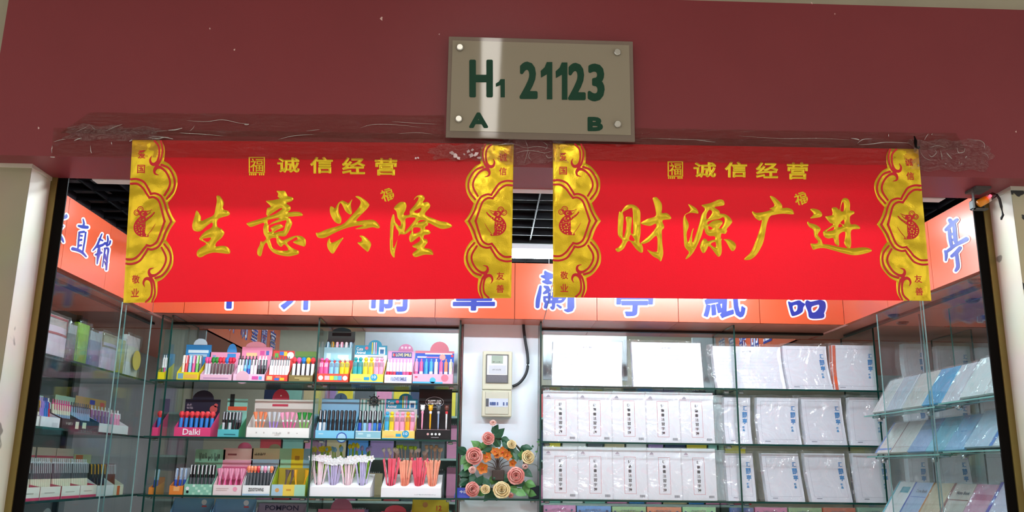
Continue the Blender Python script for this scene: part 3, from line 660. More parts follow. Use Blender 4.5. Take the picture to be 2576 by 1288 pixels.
C_yuan = zz([[(210, 225), (300, 265), (365, 320), (385, 385), (330, 380), (250, 375), (175, 405), (165, 440), (215, 550), (218, 620), (190, 700), (185, 780), (205, 880), (250, 780), (270, 690), (305, 635), (280, 760), (285, 885), (340, 760), (400, 560), (440, 410), (495, 315), (440, 250), (470, 235), (600, 205), (730, 150), (800, 155), (830, 200), (820, 245), (740, 262), (660, 280), (740, 340), (755, 385), (830, 395), (910, 440), (962, 520), (930, 580), (870, 650), (875, 690), (840, 735), (780, 730), (778, 820), (900, 825), (990, 870), (1028, 930), (1010, 1000), (965, 1028), (925, 990), (850, 860), (780, 835), (785, 1000), (770, 1090), (730, 1125), (690, 1090), (570, 945), (530, 1000), (490, 1058), (450, 1050), (415, 970), (420, 910), (470, 820), (520, 825), (545, 860), (600, 845), (670, 825), (660, 775), (570, 770), (510, 720), (480, 635), (440, 760), (380, 900), (300, 1050), (220, 1140), (165, 1165), (190, 1110), (225, 1045), (155, 960), (135, 800), (125, 500), (160, 405), (230, 360), (250, 310)],
   [(525, 400), (570, 325), (620, 355), (590, 430), (525, 490)], [(545, 530), (620, 500), (740, 478), (800, 450), (830, 470), (830, 540), (780, 635), (740, 635), (800, 550), (770, 505), (700, 497), (620, 520), (550, 575)], [(555, 600), (630, 640), (570, 665)], [(595, 910), (665, 870), (685, 900), (680, 965)]], 1700, 480, 6.78)
C_guang = zz([[(520, 90), (590, 105), (690, 190), (730, 250), (735, 292), (820, 290), (900, 320), (930, 385), (900, 402), (740, 390), (600, 410), (520, 440), (470, 560), (440, 720), (400, 900), (300, 1080), (210, 1160), (140, 1180), (80, 1165), (190, 1050), (260, 900), (340, 680), (385, 505), (340, 508), (270, 460), (215, 370), (235, 350), (280, 375), (400, 365), (560, 320), (510, 308), (590, 265), (595, 230), (560, 170)]], 1860, 480, 6.78)
C_jin = zz([[(190, 315), (260, 305), (350, 335), (395, 400), (370, 445), (280, 462), (190, 468), (250, 395)],
   [(150, 520), (185, 550), (290, 580), (370, 650), (320, 745), (380, 830), (410, 905), (500, 915), (700, 960), (880, 980), (1060, 965), (1180, 975), (1245, 1020), (1150, 1065), (960, 1100), (800, 1075), (600, 1020), (450, 980), (340, 980), (250, 1005), (225, 980), (195, 905), (230, 900), (300, 900), (325, 860), (265, 780), (240, 660), (180, 620), (140, 560)],
   [(560, 295), (640, 285), (690, 320), (730, 160), (780, 122), (840, 145), (870, 220), (870, 330), (930, 345), (942, 385), (870, 440), (880, 565), (960, 570), (1030, 610), (1030, 650), (890, 675), (890, 880), (875, 970), (820, 965), (770, 890), (785, 800), (780, 695), (680, 750), (685, 900), (670, 940), (610, 890), (585, 805), (500, 815), (430, 780), (408, 710), (430, 680), (580, 575), (530, 545), (450, 450), (470, 432), (570, 410)],
   [(705, 330), (740, 195), (765, 220), (760, 345)], [(705, 545), (765, 490), (775, 560), (745, 570)], [(670, 625), (690, 560), (745, 600)], [(465, 690), (590, 615), (590, 665), (550, 680)]], 2010, 480, 6.78)
def gold_shape(B, par, name, label=None, h=.0034, w=5., **k):
    V, F, D = shape(**k)
    o = MB().add([B.P(p[0], p[1], .0006+h*(1-math.exp(-d_/w))) for p, d_ in zip(V, D)], F).build(name, m_gold, par, smooth=True)
    if label: o['label'] = label
def banner(B, label, chars, subs, seal, fu):
    o = empty('banner', B.uv(.5, 0), label, 'banner', None)
    b = MB(); b.grid(lambda u, v: B.uv(u, v), 96, 44); b.build('paper_sheet', m_red, o, smooth=True)
    ornament(B, o, -1, '爱国敬业'); ornament(B, o, 1, '诚信友善')
    for L in chars: gold_shape(B, o, 'large_character', loops=L, step=1.15)
    for ch, (x0, x1, y0, y1) in subs:
        gold_shape(B, o, 'medium_character', h=.0016, w=1.5, segs=glyph_segs(ch, x0+1, x1-1, y0+1, y1-1), grow=1.5, step=.7)
    x0, x1, y0, y1 = seal; r = (x1-x0)
    S = glyph_segs('福', x0+4, x1-4, y0+4, y0+r-4)
    fr = [[(x0, y0), (x1, y0), (x1, y0+r), (x0, y0+r)], [(x0+2.2, y0+2.2), (x1-2.2, y0+2.2), (x1-2.2, y0+r-2.2), (x0+2.2, y0+r-2.2)]]
    gold_shape(B, o, 'square_seal', h=.001, w=1.2, segs=np.concatenate([S, segs_of(fr, False)]), grow=.35, step=.6)
    b = MB()
    for k in range(8):
        if k == 4: continue
        xa = x0+k*r/8+.6; q = [B.P(a, c, .0012) for a, c in ((xa, y1-5), (xa+3.2, y1-5), (xa+3.2, y1), (xa, y1))]; b.add(q, [(0, 3, 2, 1)])
    b.build('seal_caption', m_gold, o)
    cx, cy = fu; S = glyph_segs('福', cx-16, cx+16, cy-16, cy+16)
    c_, s_ = cos(-.3), sin(-.3)
    for a in (0, 2): X = S[:, a]-cx; Y = S[:, a+1]-cy; S[:, a] = cx+X*c_-Y*s_; S[:, a+1] = cy+X*s_+Y*c_
    gold_shape(B, o, 'round_seal', h=.001, w=1.2, segs=S, grow=.75, step=.6, clip=lambda X, Y: 17.5-np.hypot(X-cx, Y-cy))
    return o
banner(BL, 'red banner with gold borders and four large gold characters, the left one', [C_sheng, C_yi, C_xing, C_long],
       [('诚', (698, 753, 396, 434)), ('信', (781, 837, 395, 436)), ('经', (861, 918, 396, 438)), ('营', (943, 999, 398, 441))], (626, 666, 395, 441), (974, 490))
banner(BR, 'red banner with gold borders and four large gold characters, the right one', [C_cai, C_yuan, C_guang, C_jin],
       [('诚', (1745, 1801, 408, 446)), ('信', (1824, 1879, 407, 446)), ('经', (1902, 1957, 408, 448)), ('营', (1980, 2033, 409, 451))], (1680, 1718, 406, 450), (2015, 499))

# ================================================================== clear tape along the header edge
from mathutils import noise as mnoise
def tape(name, c, label, m, Yf, nu=60, nv=8, wr=.0012, seed=0, cat='tape'):
    rnd = random.Random(seed); ph = [rnd.uniform(0, 6) for _ in range(8)]
    c = [np.array(q, float) for q in c]
    def f(u, v):
        p = (c[0]*(1-u)+c[1]*u)*(1-v)+(c[2]*(1-u)+c[3]*u)*v
        L = (c[1][0]-c[0][0])/60.
        h = sin(L*7*u+ph[0]+3*v)*.5+sin(L*13*u+ph[1]-5*v)*.3+sin(9*v+ph[2]+L*2*u)*.35+sin(L*23*u*(1+.1*v)+ph[3])*.25
        if True: q = Vector((p[0]*.020+seed*7, p[1]*(.09 if m is M_tapew else .05), seed*3.1)); h += 1.6*(abs(mnoise.noise(q*1.0))+.5*abs(mnoise.noise(q*2.7)))*(1.5 if m is M_tapew else 1)-.5
        e = .6*sin(40*u+ph[4]) if v in (0., 1.) else 0
        if m is M_tapew: p = p+np.array([(9*sin(8*v+ph[5])+5*sin(21*v+ph[6]))*(abs(u-.5)*2)**6, 3*sin(17*u+ph[7])*(abs(v-.5)*2)**4])
        return PY(p[0], p[1]+e, Yf(p[0], p[1])-max(0, wr*(h+1)))
    o = MB().grid(f, nu, nv).build(name, m, None, org=Vector(PY(*((c[0]+c[1])/2), 2.497).tolist()), smooth=True)
    tag(o, label, cat); return o
on = lambda x, y: 2.4905 if (y > 349 and (330 < x < 1296 or 1388 < x < 2314)) else 2.4972
tape('packing_tape', [(225, 283), (1118, 290), (150, 335), (1118, 352)], 'clear packing tape strip above the left banner', M_tape, lambda x, y: 2.4985, 200, 14, .0005, 1)
tape('packing_tape', [(135, 322), (1290, 340), (128, 392), (1290, 408)], 'clear packing tape strip holding the top edge of the left banner', M_tape, on, 240, 16, .0009, 2)
tape('packing_tape', [(1592, 322), (2405, 335), (1592, 362), (2430, 378)], 'clear packing tape strip above the right banner', M_tape, lambda x, y: 2.4985, 200, 14, .0005, 3)
tape('packing_tape', [(1391, 345), (2316, 352), (1391, 403), (2316, 417)], 'clear packing tape strip holding the top edge of the right banner', M_tape, on, 240, 16, .0009, 4)
tape('packing_tape', [(1262, 343), (1420, 345), (1262, 418), (1420, 408)], 'crumpled clear tape between the two banners under the number plate', M_tapew, lambda x, y: on(x, y)-.0015, 70, 40, .0022, 5)
tape('packing_tape', [(2296, 352), (2488, 352), (2300, 428), (2492, 430)], 'crumpled clear tape beside the top right corner of the right banner', M_tapew, lambda x, y: on(x, y)-.0015, 80, 40, .003, 6)
tape('packing_tape', [(190, 312), (400, 322), (150, 352), (400, 352)], 'crumpled clear tape beside the top left corner of the left banner', M_tapew, lambda x, y: on(x, y)-.0012, 80, 24, .0022, 7)
tape('packing_tape', [(1085, 366), (1250, 358), (1085, 400), (1250, 404)], 'torn piece of tape with painted glare patches on the left banner', M_tapew, lambda x, y: on(x, y)-.003, 60, 20, .0016, 8)
# crisp folds in the tape that catch the light
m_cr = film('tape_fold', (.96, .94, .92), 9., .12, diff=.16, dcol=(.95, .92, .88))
TP_ = [o for o in COL.objects if o.name.startswith('packing_tape')]
rnd = random.Random(12)
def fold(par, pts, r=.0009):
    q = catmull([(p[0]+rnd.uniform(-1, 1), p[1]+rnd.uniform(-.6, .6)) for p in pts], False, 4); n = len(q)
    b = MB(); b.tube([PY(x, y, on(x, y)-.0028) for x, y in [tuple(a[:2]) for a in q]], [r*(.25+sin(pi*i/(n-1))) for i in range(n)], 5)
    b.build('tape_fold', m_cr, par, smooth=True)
A_, B_, C_, D_, E_, F_, G__, H_2 = TP_[:8]
for par, pts, r in ((G__, [(186, 354), (196, 350), (206, 348)], .0016), (G__, [(135, 357), (150, 352), (165, 350)], .0008), (G__, [(193, 331), (205, 325), (222, 318)], .0008), (G__, [(231, 318), (235, 322), (239, 327)], .0010), (A_, [(268, 329), (288, 320), (307, 312)], .0012),
    (A_, [(385, 331), (400, 330), (420, 329)], .0007), (A_, [(422, 328), (442, 326), (459, 322)], .0020), (A_, [(452, 334), (470, 336), (510, 337), (560, 342)], .0010), (B_, [(372, 345), (395, 349), (415, 346), (436, 350)], .0020), (B_, [(376, 343), (400, 344), (425, 345)], .0012), (B_, [(326, 356), (330, 353), (334, 352)], .0020),
    (A_, [(470, 303), (520, 306), (560, 301), (600, 309), (628, 312)], .0009), (A_, [(614, 312), (620, 313), (627, 312)], .0020), (A_, [(478, 330), (485, 322), (490, 316)], .0006), (A_, [(770, 330), (790, 328), (805, 326)], .0008), (A_, [(700, 350), (740, 342), (790, 338)], .0009),
    (A_, [(905, 322), (940, 313), (1000, 314), (1060, 320)], .0007), (A_, [(985, 306), (1040, 309), (1100, 312)], .0007), (A_, [(1000, 336), (1050, 334), (1090, 338)], .0007), (B_, [(130, 385), (131, 375), (132, 366)], .0008), (B_, [(126, 394), (132, 395), (138, 395)], .0016), (B_, [(227, 365), (228, 378), (230, 386)], .0009), (B_, [(280, 356), (281, 364)], .0012),
    (E_, [(1296, 385), (1330, 378), (1370, 384), (1388, 379)], .0008), (E_, [(1300, 366), (1325, 372), (1352, 368), (1385, 374)], .0009), (E_, [(1320, 350), (1328, 372), (1324, 395), (1318, 412)], .0007), (E_, [(1338, 405), (1330, 392), (1334, 380)], .0009), (E_, [(1372, 390), (1380, 397), (1389, 396)], .0012), (E_, [(1240, 366), (1280, 362), (1310, 366)], .0008), (E_, [(1366, 358), (1378, 366), (1372, 377)], .0008),
    (C_, [(1600, 348), (1700, 350), (1790, 352)], .0006), (C_, [(1860, 342), (1960, 348), (2060, 348), (2140, 352)], .0006), (C_, [(1750, 352), (1775, 355), (1800, 358)], .0007), (C_, [(2140, 348), (2155, 350), (2163, 353)], .0020), (C_, [(2158, 360), (2172, 351), (2195, 350)], .0011), (D_, [(2160, 364), (2190, 362), (2230, 358), (2290, 360)], .0012), (C_, [(2325, 352), (2330, 343), (2336, 336)], .0008), (C_, [(2343, 340), (2346, 336)], .0010), (C_, [(2235, 345), (2236, 336)], .0007),
    (F_, [(2335, 388), (2345, 394), (2355, 384), (2352, 376)], .0013), (F_, [(2366, 378), (2368, 390), (2370, 402)], .0014), (F_, [(2382, 384), (2388, 392), (2396, 400)], .0015), (F_, [(2408, 372), (2412, 384), (2424, 382), (2428, 372)], .0013), (F_, [(2310, 412), (2311, 420)], .0018), (F_, [(2376, 411), (2381, 413)], .0020), (F_, [(2412, 413), (2414, 406)], .0013), (F_, [(2340, 372), (2356, 366), (2380, 372)], .0009), (F_, [(2432, 392), (2428, 398)], .0016), (F_, [(2440, 352), (2465, 354), (2478, 364), (2476, 374)], .0010), (F_, [(2315, 380), (2326, 396), (2344, 404)], .0009), (F_, [(2472, 384), (2482, 390), (2488, 398)], .0007), (F_, [(2420, 410), (2416, 414)], .0013)): fold(par, pts, r)
b = MB(); rnd = random.Random(5)  # white patches paint the tape's glare together with its torn bits
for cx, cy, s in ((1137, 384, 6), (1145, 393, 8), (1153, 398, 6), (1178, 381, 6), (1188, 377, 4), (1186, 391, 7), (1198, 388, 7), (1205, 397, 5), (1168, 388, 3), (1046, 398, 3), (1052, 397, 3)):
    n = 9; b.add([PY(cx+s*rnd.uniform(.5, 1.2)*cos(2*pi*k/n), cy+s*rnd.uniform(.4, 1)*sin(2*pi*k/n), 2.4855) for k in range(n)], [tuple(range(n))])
tag(b.build('glare_tear_patch', mat('e9cfd2', .6), None, org=Vector(PY(1170, 388, 2.4855).tolist())), 'painted white glare and tear marks near the top right of the left banner', 'glare mark', kind='stuff')
b = MB(); b.tube([PY(2300, 343, 2.487), PY(2303, 355, 2.483), PY(2304, 370, 2.486), PY(2312, 371, 2.486)], [.002, .005, .0035, .005], 7)
tag(b.build('hook', m_rub, None, org=Vector(PY(2303, 370, 2.485).tolist())), 'small black hook at the top right corner of the right banner', 'hook')

# ================================================================== photoelectric alarm at the right column
al = empty('door_sensor', PZ(2462, 490, 2.378), 'orange door sensor with a glowing red light on a grey bracket by the right column', 'sensor')
Ya = 2.60
def A(px, py, Y=Ya): return Vector(PY(px, py, Y).tolist())
m_gal = mat('5c5b58', .6, .3, .3, .4, 60)
a, c = A(2446, 490), A(2482, 472)
MB().box(a.x, c.x, 2.575, 2.64, 2.372, 2.3795).build('bracket', m_gal, al)
a, c = A(2449, 528), A(2478, 492)
MB().box(a.x, a.x+.0025, 2.59, 2.60, a.z, 2.376).box(a.x, c.x, 2.59, 2.61, a.z, a.z+.004).build('bracket', m_gal, al)
MB().bbox(a.x+.003, c.x-.002, 2.60, 2.63, a.z+.005, a.z+.036, .004).build('sensor_block', M_black, al)
def cyl(p, q, prof, n=16):
    d = (q-p); M = Matrix.Translation(p) @ d.to_track_quat('Z', 'Y').to_matrix().to_4x4(); return MB().lathe([(r, t*d.length) for r, t in prof], n, M)
p, q = A(2460, 514, 2.585), A(2502, 490, 2.575)
cyl(p, q, [(.009, 0), (.0125, .06), (.0125, .52)]).build('orange_cap', mat('e08a10', .35, 0, .5), al, smooth=True)
cyl(p, q, [(.0105, .5), (.0115, .52), (.0115, .66), (.0095, .70)]).build('collar', mat('c8a8a0', .2), al)
cyl(p, q, [(.0085, .68), (.0105, .76), (.0105, .95), (.006, 1.04)]).build('end_cap', mat('3a0d10', .25), al, smooth=True)
l = A(2491, 493, 2.562); b = MB(); b.lathe([(.001, -.005), (.0036, -.0035), (.005, 0), (.0036, .0035), (.001, .005)], 10, Matrix.Translation(l)); b.build('indicator_light', emis('red_led', (1, .05, .08), 5), al, smooth=True)
b = MB(); b.tube([A(2500, 491, 2.575), A(2507, 490, 2.57), A(2514, 500, 2.565), A(2519, 520, 2.565), A(2523, 541, 2.566), A(2519, 549, 2.568), A(2519, 553, 2.57)], [.004]*5+[.004, .003], 8); b.build('cable', M_black, al, smooth=True)
# ================================================================== glass shelving
SZ = [1.877, 1.627, 1.375, 1.12]
YS, YE = 4.05, 4.43
def gbox(b, x0, x1, y0, y1, z0, z1):
    """glass sheet: the two big faces clear (slot 0), the four narrow ones dark green (slot 1)"""
    d = [x1-x0, y1-y0, z1-z0]; ax = d.index(min(d)); ms = []
    for a in (0, 0, 1, 1, 2, 2): ms.append(0 if a == ax else 1)
    v = [(x, y, z) for x in (x0, x1) for y in (y0, y1) for z in (z0, z1)]
    return b.add(v, [(0, 1, 3, 2), (4, 6, 7, 5), (0, 4, 5, 1), (2, 3, 7, 6), (0, 2, 6, 4), (1, 5, 7, 3)], ms)
GM = [M_glass, M_edge]
def bay(label, x0, x1, posts, levels=SZ, y0=YS, y1=YE):
    o = empty('glass_cabinet', (x0, y0, levels[-1]-.1), label, 'cabinet')
    for z_ in levels: gbox(MB(), x0+.002, x1-.002, y0, y1, z_-.008, z_).build('shelf', GM, o)
    for x in posts: gbox(MB(), x-.004, x+.004, y0+.004, y1, 1.0, ZF-.002).build('side_panel', GM, o)
    for z_ in levels[:3]:
        for x in (x0+.03, x1-.03): MB().bbox(x-.012, x+.012, y0+.05, y0+.08, z_-.02, z_-.0085, .003).build('shelf_clip', M_chrome, o)
    return o
bay('glass shelf unit of pens in the left corner of the back wall', -1.50, -.760, [-1.47, -1.425])
bay('glass shelf unit of pens just left of the white pillar', -.752, -.110, [-.756, -.106])
bay('glass shelf unit of white paper just right of the white pillar', .271, 1.167, [.267])
bay('glass shelf unit of paper packets in the right corner of the back wall', 1.175, 2.60, [1.171, 1.83, 2.30])
o = empty('glass_shelf', (.085, 4.1, 1.367), 'single glass shelf under the flower wreath on the white pillar', 'shelf')
gbox(MB(), -.100, .262, YS, 4.1755, 1.367, 1.375).build('shelf', GM, o)
for x in (-.08, .24): MB().bbox(x-.01, x+.01, 4.15, 4.1755, 1.355, 1.3665, .003).build('shelf_clip', M_chrome, o)
# left side cabinet with sliding doors
o = empty('glass_cabinet', (-1.53, 2.76, 1.0), 'glass cabinet along the left side behind the brass jamb', 'cabinet')
for z_ in SZ: gbox(MB(), -1.89, -1.53, 2.76, 4.24, z_-.008, z_).build('shelf', GM, o)
for y in (3.55, 4.12): MB().box(-1.885, -1.865, y-.008, y+.008, 1.0, ZF).build('upright', mat('2a3634', .4, .5), o)
gbox(MB(), -1.524, -1.519, 2.76, 3.76, 1.0, ZF-.01).build('sliding_door', [M_door, M_edge_glint], o)
gbox(MB(), -1.514, -1.509, 3.69, 4.03, 1.0, ZF-.01).build('sliding_door', [M_door, M_edge_glint], o)
MB().box(-1.895, -1.89, 2.76, 4.24, 1.0, ZF).build('back_panel', mat('7d7f84', .35, 0, .5, .1, 3), o)
# right side: glass front, racks behind it
o = empty('glass_cabinet', (1.70, 2.76, 1.0), 'glass cabinet with notebook racks along the right side', 'cabinet')
gbox(MB(), 1.682, 1.687, 2.76, 3.30, 1.0, ZF-.01).build('sliding_door', [M_door, M_edge_glint], o)
gbox(MB(), 1.672, 1.677, 3.26, 3.66, 1.0, ZF-.01).build('sliding_door', [M_door, M_edge_glint], o)
gbox(MB(), 1.90, 1.906, 2.9, 3.50, 1.9, ZF-.01).build('glass_panel', [M_door, M_edgel], o)
for y in (3.05, 3.62): MB().box(1.835, 1.84, y-.004, y+.004, 1.0, 2.16).build('upright', M_alu, o)
# more fascia beyond the right corner
signboard('signboard', 'orange fascia with part of a blue character seen past the right glass cabinet', [(2.15, YB), (2.53, YB), (2.95, YB)])
V, F, D = shape(segs=glyph_segs('品', 2462, 2552, 716, 808), grow=5, step=1.4)
sg4 = [o for o in COL.objects if o.name.startswith('signboard')][-1]
MB().add([FY(.0015)(*p) for p in V], F).build('character_outline', m_wo, sg4)
V, F, D = shape(segs=glyph_segs('品', 2462, 2552, 716, 808), grow=1.6, step=1.2)
MB().add([FY(.003)(*p) for p in V], F).build('character', m_blue, sg4)
MB().box(2.15, 2.95, 4.021, 4.47, ZF, ZF+.012).build('panel', m_sof, s3)

# ================================================================== pens
PC = {}
def pen_mesh(kind, cols, L, r):
    k = (kind, cols, round(L, 3), round(r, 4))
    if k in PC: return PC[k]
    b = MB(); n = 8
    cm = [mat(c, .3, 0, .5, .04) for c in cols]
    while len(cm) < 4: cm.append(cm[-1])
    if kind == 'ball':     # thick many-colour pen, ball on top, sliders
        b.lathe([(r*.5, 0, 2), (r, .008, 2), (r, L*.30, 2), (r, L*.30+.0005, 0), (r, L-.024, 0), (r*.72, L-.019, 0), (r*.42, L-.016, 1), (r*.8, L-.011, 1), (r*.8, L-.005, 1), (r*.45, L, 1)], n)
        for i in range(3):
            a = -pi/2+(i-1)*.5; x, y = r*cos(a), r*sin(a); b.box(x-.0011, x+.0011, y-.0012, y+.0005, L*.62, L*.78, 3)
    elif kind == 'click':  # slim pen with a clip and button
        b.lathe([(r*.35, 0, 2), (r*.9, .012, 2), (r, .02, 2), (r, L*.48, 0), (r, L*.48+.001, 1), (r, L-.018, 1), (r*.8, L-.014, 3), (r*.4, L-.012, 3), (r*.4, L, 3)], n)
        b.box(-r*.25, r*.25, -r*1.45, -r*1.1, L*.62, L-.016, 3).box(-r*.25, r*.25, -r*1.4, 0, L-.019, L-.015, 3)
    elif kind == 'top':    # pen with a round figure on top
        b.lathe([(r*.35, 0, 2), (r, .010, 2), (r, L*.28, 2), (r, L*.28+.001, 0), (r, L-.03, 0), (r*.6, L-.028, 1), (r*1.5, L-.018, 1), (r*1.6, L-.010, 1), (r*.9, L, 1)], n)
    elif kind == 'cap':    # pen with a cap
        b.lathe([(r*.8, 0, 0), (r*.9, .008, 0), (r*.92, L*.55, 0), (r, L*.55+.001, 1), (r*1.04, L-.006, 1), (r*.7, L, 1)], n)
        b.box(-r*.25, r*.25, -r*1.45, -r*1.1, L*.66, L-.004, 2).box(-r*.25, r*.25, -r*1.4, 0, L-.007, L-.003, 2)
    elif kind == 'cone':   # slim pen widening to a tassel
        b.lathe([(r*.4, 0, 0), (r, .01, 0), (r, L*.62, 0), (r*1.15, L*.64, 2), (r*1.2, L*.70, 2), (r*1.3, L*.71, 1), (r*3.2, L, 1)], n)
    elif kind == 'blob':   # slim pen with an animal head
        b.lathe([(r*.4, 0, 0), (r*1.2, .012, 0), (r*1.6, L*.62, 0), (r*2.2, L*.64, 2), (r*2.4, L*.72, 2), (r*1.2, L*.73, 1), (r*3.4, L*.78, 1), (r*4.0, L*.86, 1), (r*3.4, L*.94, 1), (r*1.2, L*.97, 1)], 10)
        for s in (-1, 1): b.lathe([(r*.6, -r, 3), (r*1.6, 0, 3), (r*.6, r, 3)], 7, Matrix.Translation((s*r*3.2, 0, L*.96)))
    me = b.mesh('pen', cm[:4], smooth=False); PC[k] = me; return me
CN = {'e85a9a': 'pink', 'f2a0c0': 'pale pink', '3fa9d8': 'blue', 'e8d028': 'yellow', '2aa0a8': 'teal', 'e04048': 'red', 'f2f2f4': 'white', '2e8a3a': 'green', '181a1e': 'black', 'f08a60': 'orange', 'a98adf': 'lilac', '7ec860': 'light green', '2550b8': 'dark blue', 'd02848': 'crimson', '6a5a58': 'brown', '8cc8e8': 'light blue', 'c8ccd2': 'silver', 'f2b020': 'amber', '54585e': 'dark grey', '93aac8': 'grey blue', 'd8cdb0': 'beige', '6a3a30': 'dark brown', '8a6a9a': 'mauve', 'e8e0c8': 'cream', '2a7fd0': 'bright blue'}
SEQ = {}
def pen(M, kind, cols, L, r, where, x, y, z_, lean=.12, tilt=0., noun='pen', grp=None, cname=None):
    me = pen_mesh(kind, tuple(cols), L, r)
    o = bpy.data.objects.new(noun.replace(' ', '_'), me); COL.objects.link(o)
    o.matrix_basis = M @ Matrix.Translation((x, y, z_)) @ RX(-lean) @ RYm(tilt)
    c = cname or CN.get(cols[0], 'coloured')
    k = (where, noun, c); SEQ.setdefault(k, []).append(o)
    o['category'] = 'pen'; o['group'] = grp or 'pens in the '+where
    return o
def label_pens():
    for (where, noun, c), L in SEQ.items():
        for i, o in enumerate(L):
            o['label'] = (f'{c} {noun} in the {where}' if len(L) == 1 else f'{ORD[i] if i < 20 else "last"} {c} {noun} from the left in the {where}')
# ---- counter display boxes
def display_box(M, desc, w, d, th, ch, fc, cc, sc=None, dome=None, marks=(), cmarks=(), bh=None, noun='pen_display_box', text=None, ctext=None, inner=None, raise_side=.55, group=None, cat='display box', cshift=0., cw=None):
    """local frame: x right, y back, z up; origin front left bottom. marks: (x0,x1,z0,z1,colour) on the front as fractions"""
    o = empty(noun, (0, 0, 0), desc, cat, group); o.matrix_basis = M
    m_f = mat(fc, .45, 0, .4, .03); m_s = mat(sc or fc, .45, 0, .4, .03); m_c = mat(cc, .45, 0, .4, .03); t = .0015
    b = MB(); b.box(0, w, 0, t, 0, th, 0)
    hs = th+(ch-th)*raise_side
    for xs in ((0, t), (w-t, w)):
        v = []
        for x in xs: v += [(x, t, 0), (x, d-t, 0), (x, d-t, hs), (x, t, th)]
        b.add(v, [(0, 1, 2, 3), (7, 6, 5, 4), (0, 4, 5, 1), (1, 5, 6, 2), (2, 6, 7, 3), (3, 7, 4, 0)], 1)
    b.box(t, w-t, t, d-t, 0, t, 0); b.build('tray', [m_f, m_s], o, world=False)
    W_ = cw or w; b = MB(); b.box(cshift, cshift+W_, d-t, d, 0, ch, 0)
    b.build('header_card', m_c, o, world=False)
    if dome:
        cx, r, h, dc = dome
        P = [(cshift+cx*W_-r, ch-.001)]+[(cshift+cx*W_+r*cos(a), ch+h*sin(a)) for a in [pi-k*pi/10 for k in range(1, 10)]]+[(cshift+cx*W_+r, ch-.001)]
        MB().prism(P, d-t, d).build('card_top', mat(dc, .45, 0, .4, .03), o, world=False)
    for nm, lst, y, HH, W2, x_off in (('front_print', marks, -.0006, th, w, 0.), ('card_print', cmarks, d-t-.0006, ch, W_, cshift)):
        by = {}
        for a, c, e, f, col in lst: by.setdefault(col, []).append((a, c, e, f))
        for i, (col, rr) in enumerate(by.items()):
            b = MB()
            for a, c, e, f in rr:
                if a < -5:   # disc: (-9+cx, r, cz)
                    pts = [(x_off+(a+9)*W2+c*cos(q*pi/6), e*HH+c*sin(q*pi/6)) for q in range(12)]; b.add([(p[0], y-.0002*i, p[1]) for p in pts], [tuple(range(12))])
                else: b.add([(x_off+a*W2, y-.0002*i, e*HH), (x_off+c*W2, y-.0002*i, e*HH), (x_off+c*W2, y-.0002*i, f*HH), (x_off+a*W2, y-.0002*i, f*HH)], [(0, 1, 2, 3)])
            b.build(nm, mat(col, .45, 0, .4, .03), o, world=False)['kind'] = 'stuff'
    for nm, T, y, HH, W2, x_off in (('front_lettering', text, -.0018, th, w, 0.), ('card_lettering', ctext, d-t-.0022, ch, W_, cshift)):
        for (s, a, c, e, f, col) in (T or ()):
            v, F = fit(s, x_off+a*W2, x_off+c*W2, e*HH, f*HH, .02)
            MB().add([(p[0], y, p[1]) for p in v], F).build(nm, mat(col, .4, 0, .4, 0), o, world=False)
    return o
def yb_of(x, sh, Y=4.07): return proj((x, Y, SZ[sh]))[1]
def fb(desc, short, sh, x0, x1, yt, yc, fc, cc, pens, D=.115, dome=None, Yf=4.066, z0=None, **k):
    """box on a back shelf from photo measurements: front x0..x1, tray top yt, card top yc"""
    zb = SZ[sh]+.0005 if z0 is None else z0
    ym = proj((PY((x0+x1)/2, 1000, Yf)[0], Yf, zb))[1]
    X0, X1 = PY(x0, ym, Yf)[0], PY(x1, ym, Yf)[0]; w = X1-X0-.002
    th = PY(x0, yt, Yf)[2]-zb; th = max(PY((x0+x1)/2, yt, Yf)[2]-zb, .012); ch = PY((x0+x1)/2, yc, Yf+D)[2]-zb
    M = Matrix.Translation((X0+.001, Yf, zb))
    if dome: dome = (dome[0], dome[1]*.00188, dome[2]*.00188, dome[3])
    o = display_box(M, desc, w, D, th, ch, fc, cc, dome=dome, **k)
    place_pens(M, short, w, D, th, ch, pens)
    return M, w, th, ch
def place_pens(M, short, w, D, th, ch, pens, noun='pen'):
    n = len(pens)
    for i, p in enumerate(pens):
        kind, cols, L, r = p[:4]; r = min(r*1.2, w/n*.47) if kind in ('cap', 'click', 'top', 'ball') else r*1.15; x = w*(i+.5)/n if len(p) < 5 or p[4] is None else w*p[4]
        x = min(max(x, r*1.1+.0025), w-r*1.1-.0025)
        ti = p[5] if len(p) > 5 else 0.
        pen(M, kind, cols, L, r, short, x, D*.34, .003, .10, ti, noun)
P_ = lambda kind, L, r, *cl: [(kind, c, L, r) for c in cl]
# top shelf, first bay
fb('yellow pen box with blue header card, left end of the back top shelf', 'yellow box at the left end of the top shelf', 0, 392, 413, 936, 890, 'e8d81c', '3a86b8', P_('click', .115, .0055, ('2e8a3a', 'f2f2f4', 'f2f2f4', 'f2f2f4'), ('e85a9a', 'f2f2f4', 'f2f2f4', 'f2f2f4'), ('8cc8e8', 'f2f2f4', 'f2f2f4', 'f2f2f4')))
fb('yellow pen box with blue header card and small round badge', 'yellow box with round badge', 0, 443, 499, 936, 867, 'e8d81c', '2f86c4',
   P_('cap', .115, .0065, *[(c, c, 'f2f2f4') for c in ('e8e0c8', 'e04048', '8cc8e8', 'e85a9a', '7ec860', '54585e')]), dome=(.55, 17, 16, 'c8e0ee'), cshift=-.008, cw=.118,
   marks=((.05, .3, .15, .85, '7aa6b8'), (.35, .95, .2, .7, 'e8b050')), cmarks=((.1, .9, .78, .86, 'd8ecf4'), (.15, .85, .68, .75, 'a8c8e0')))
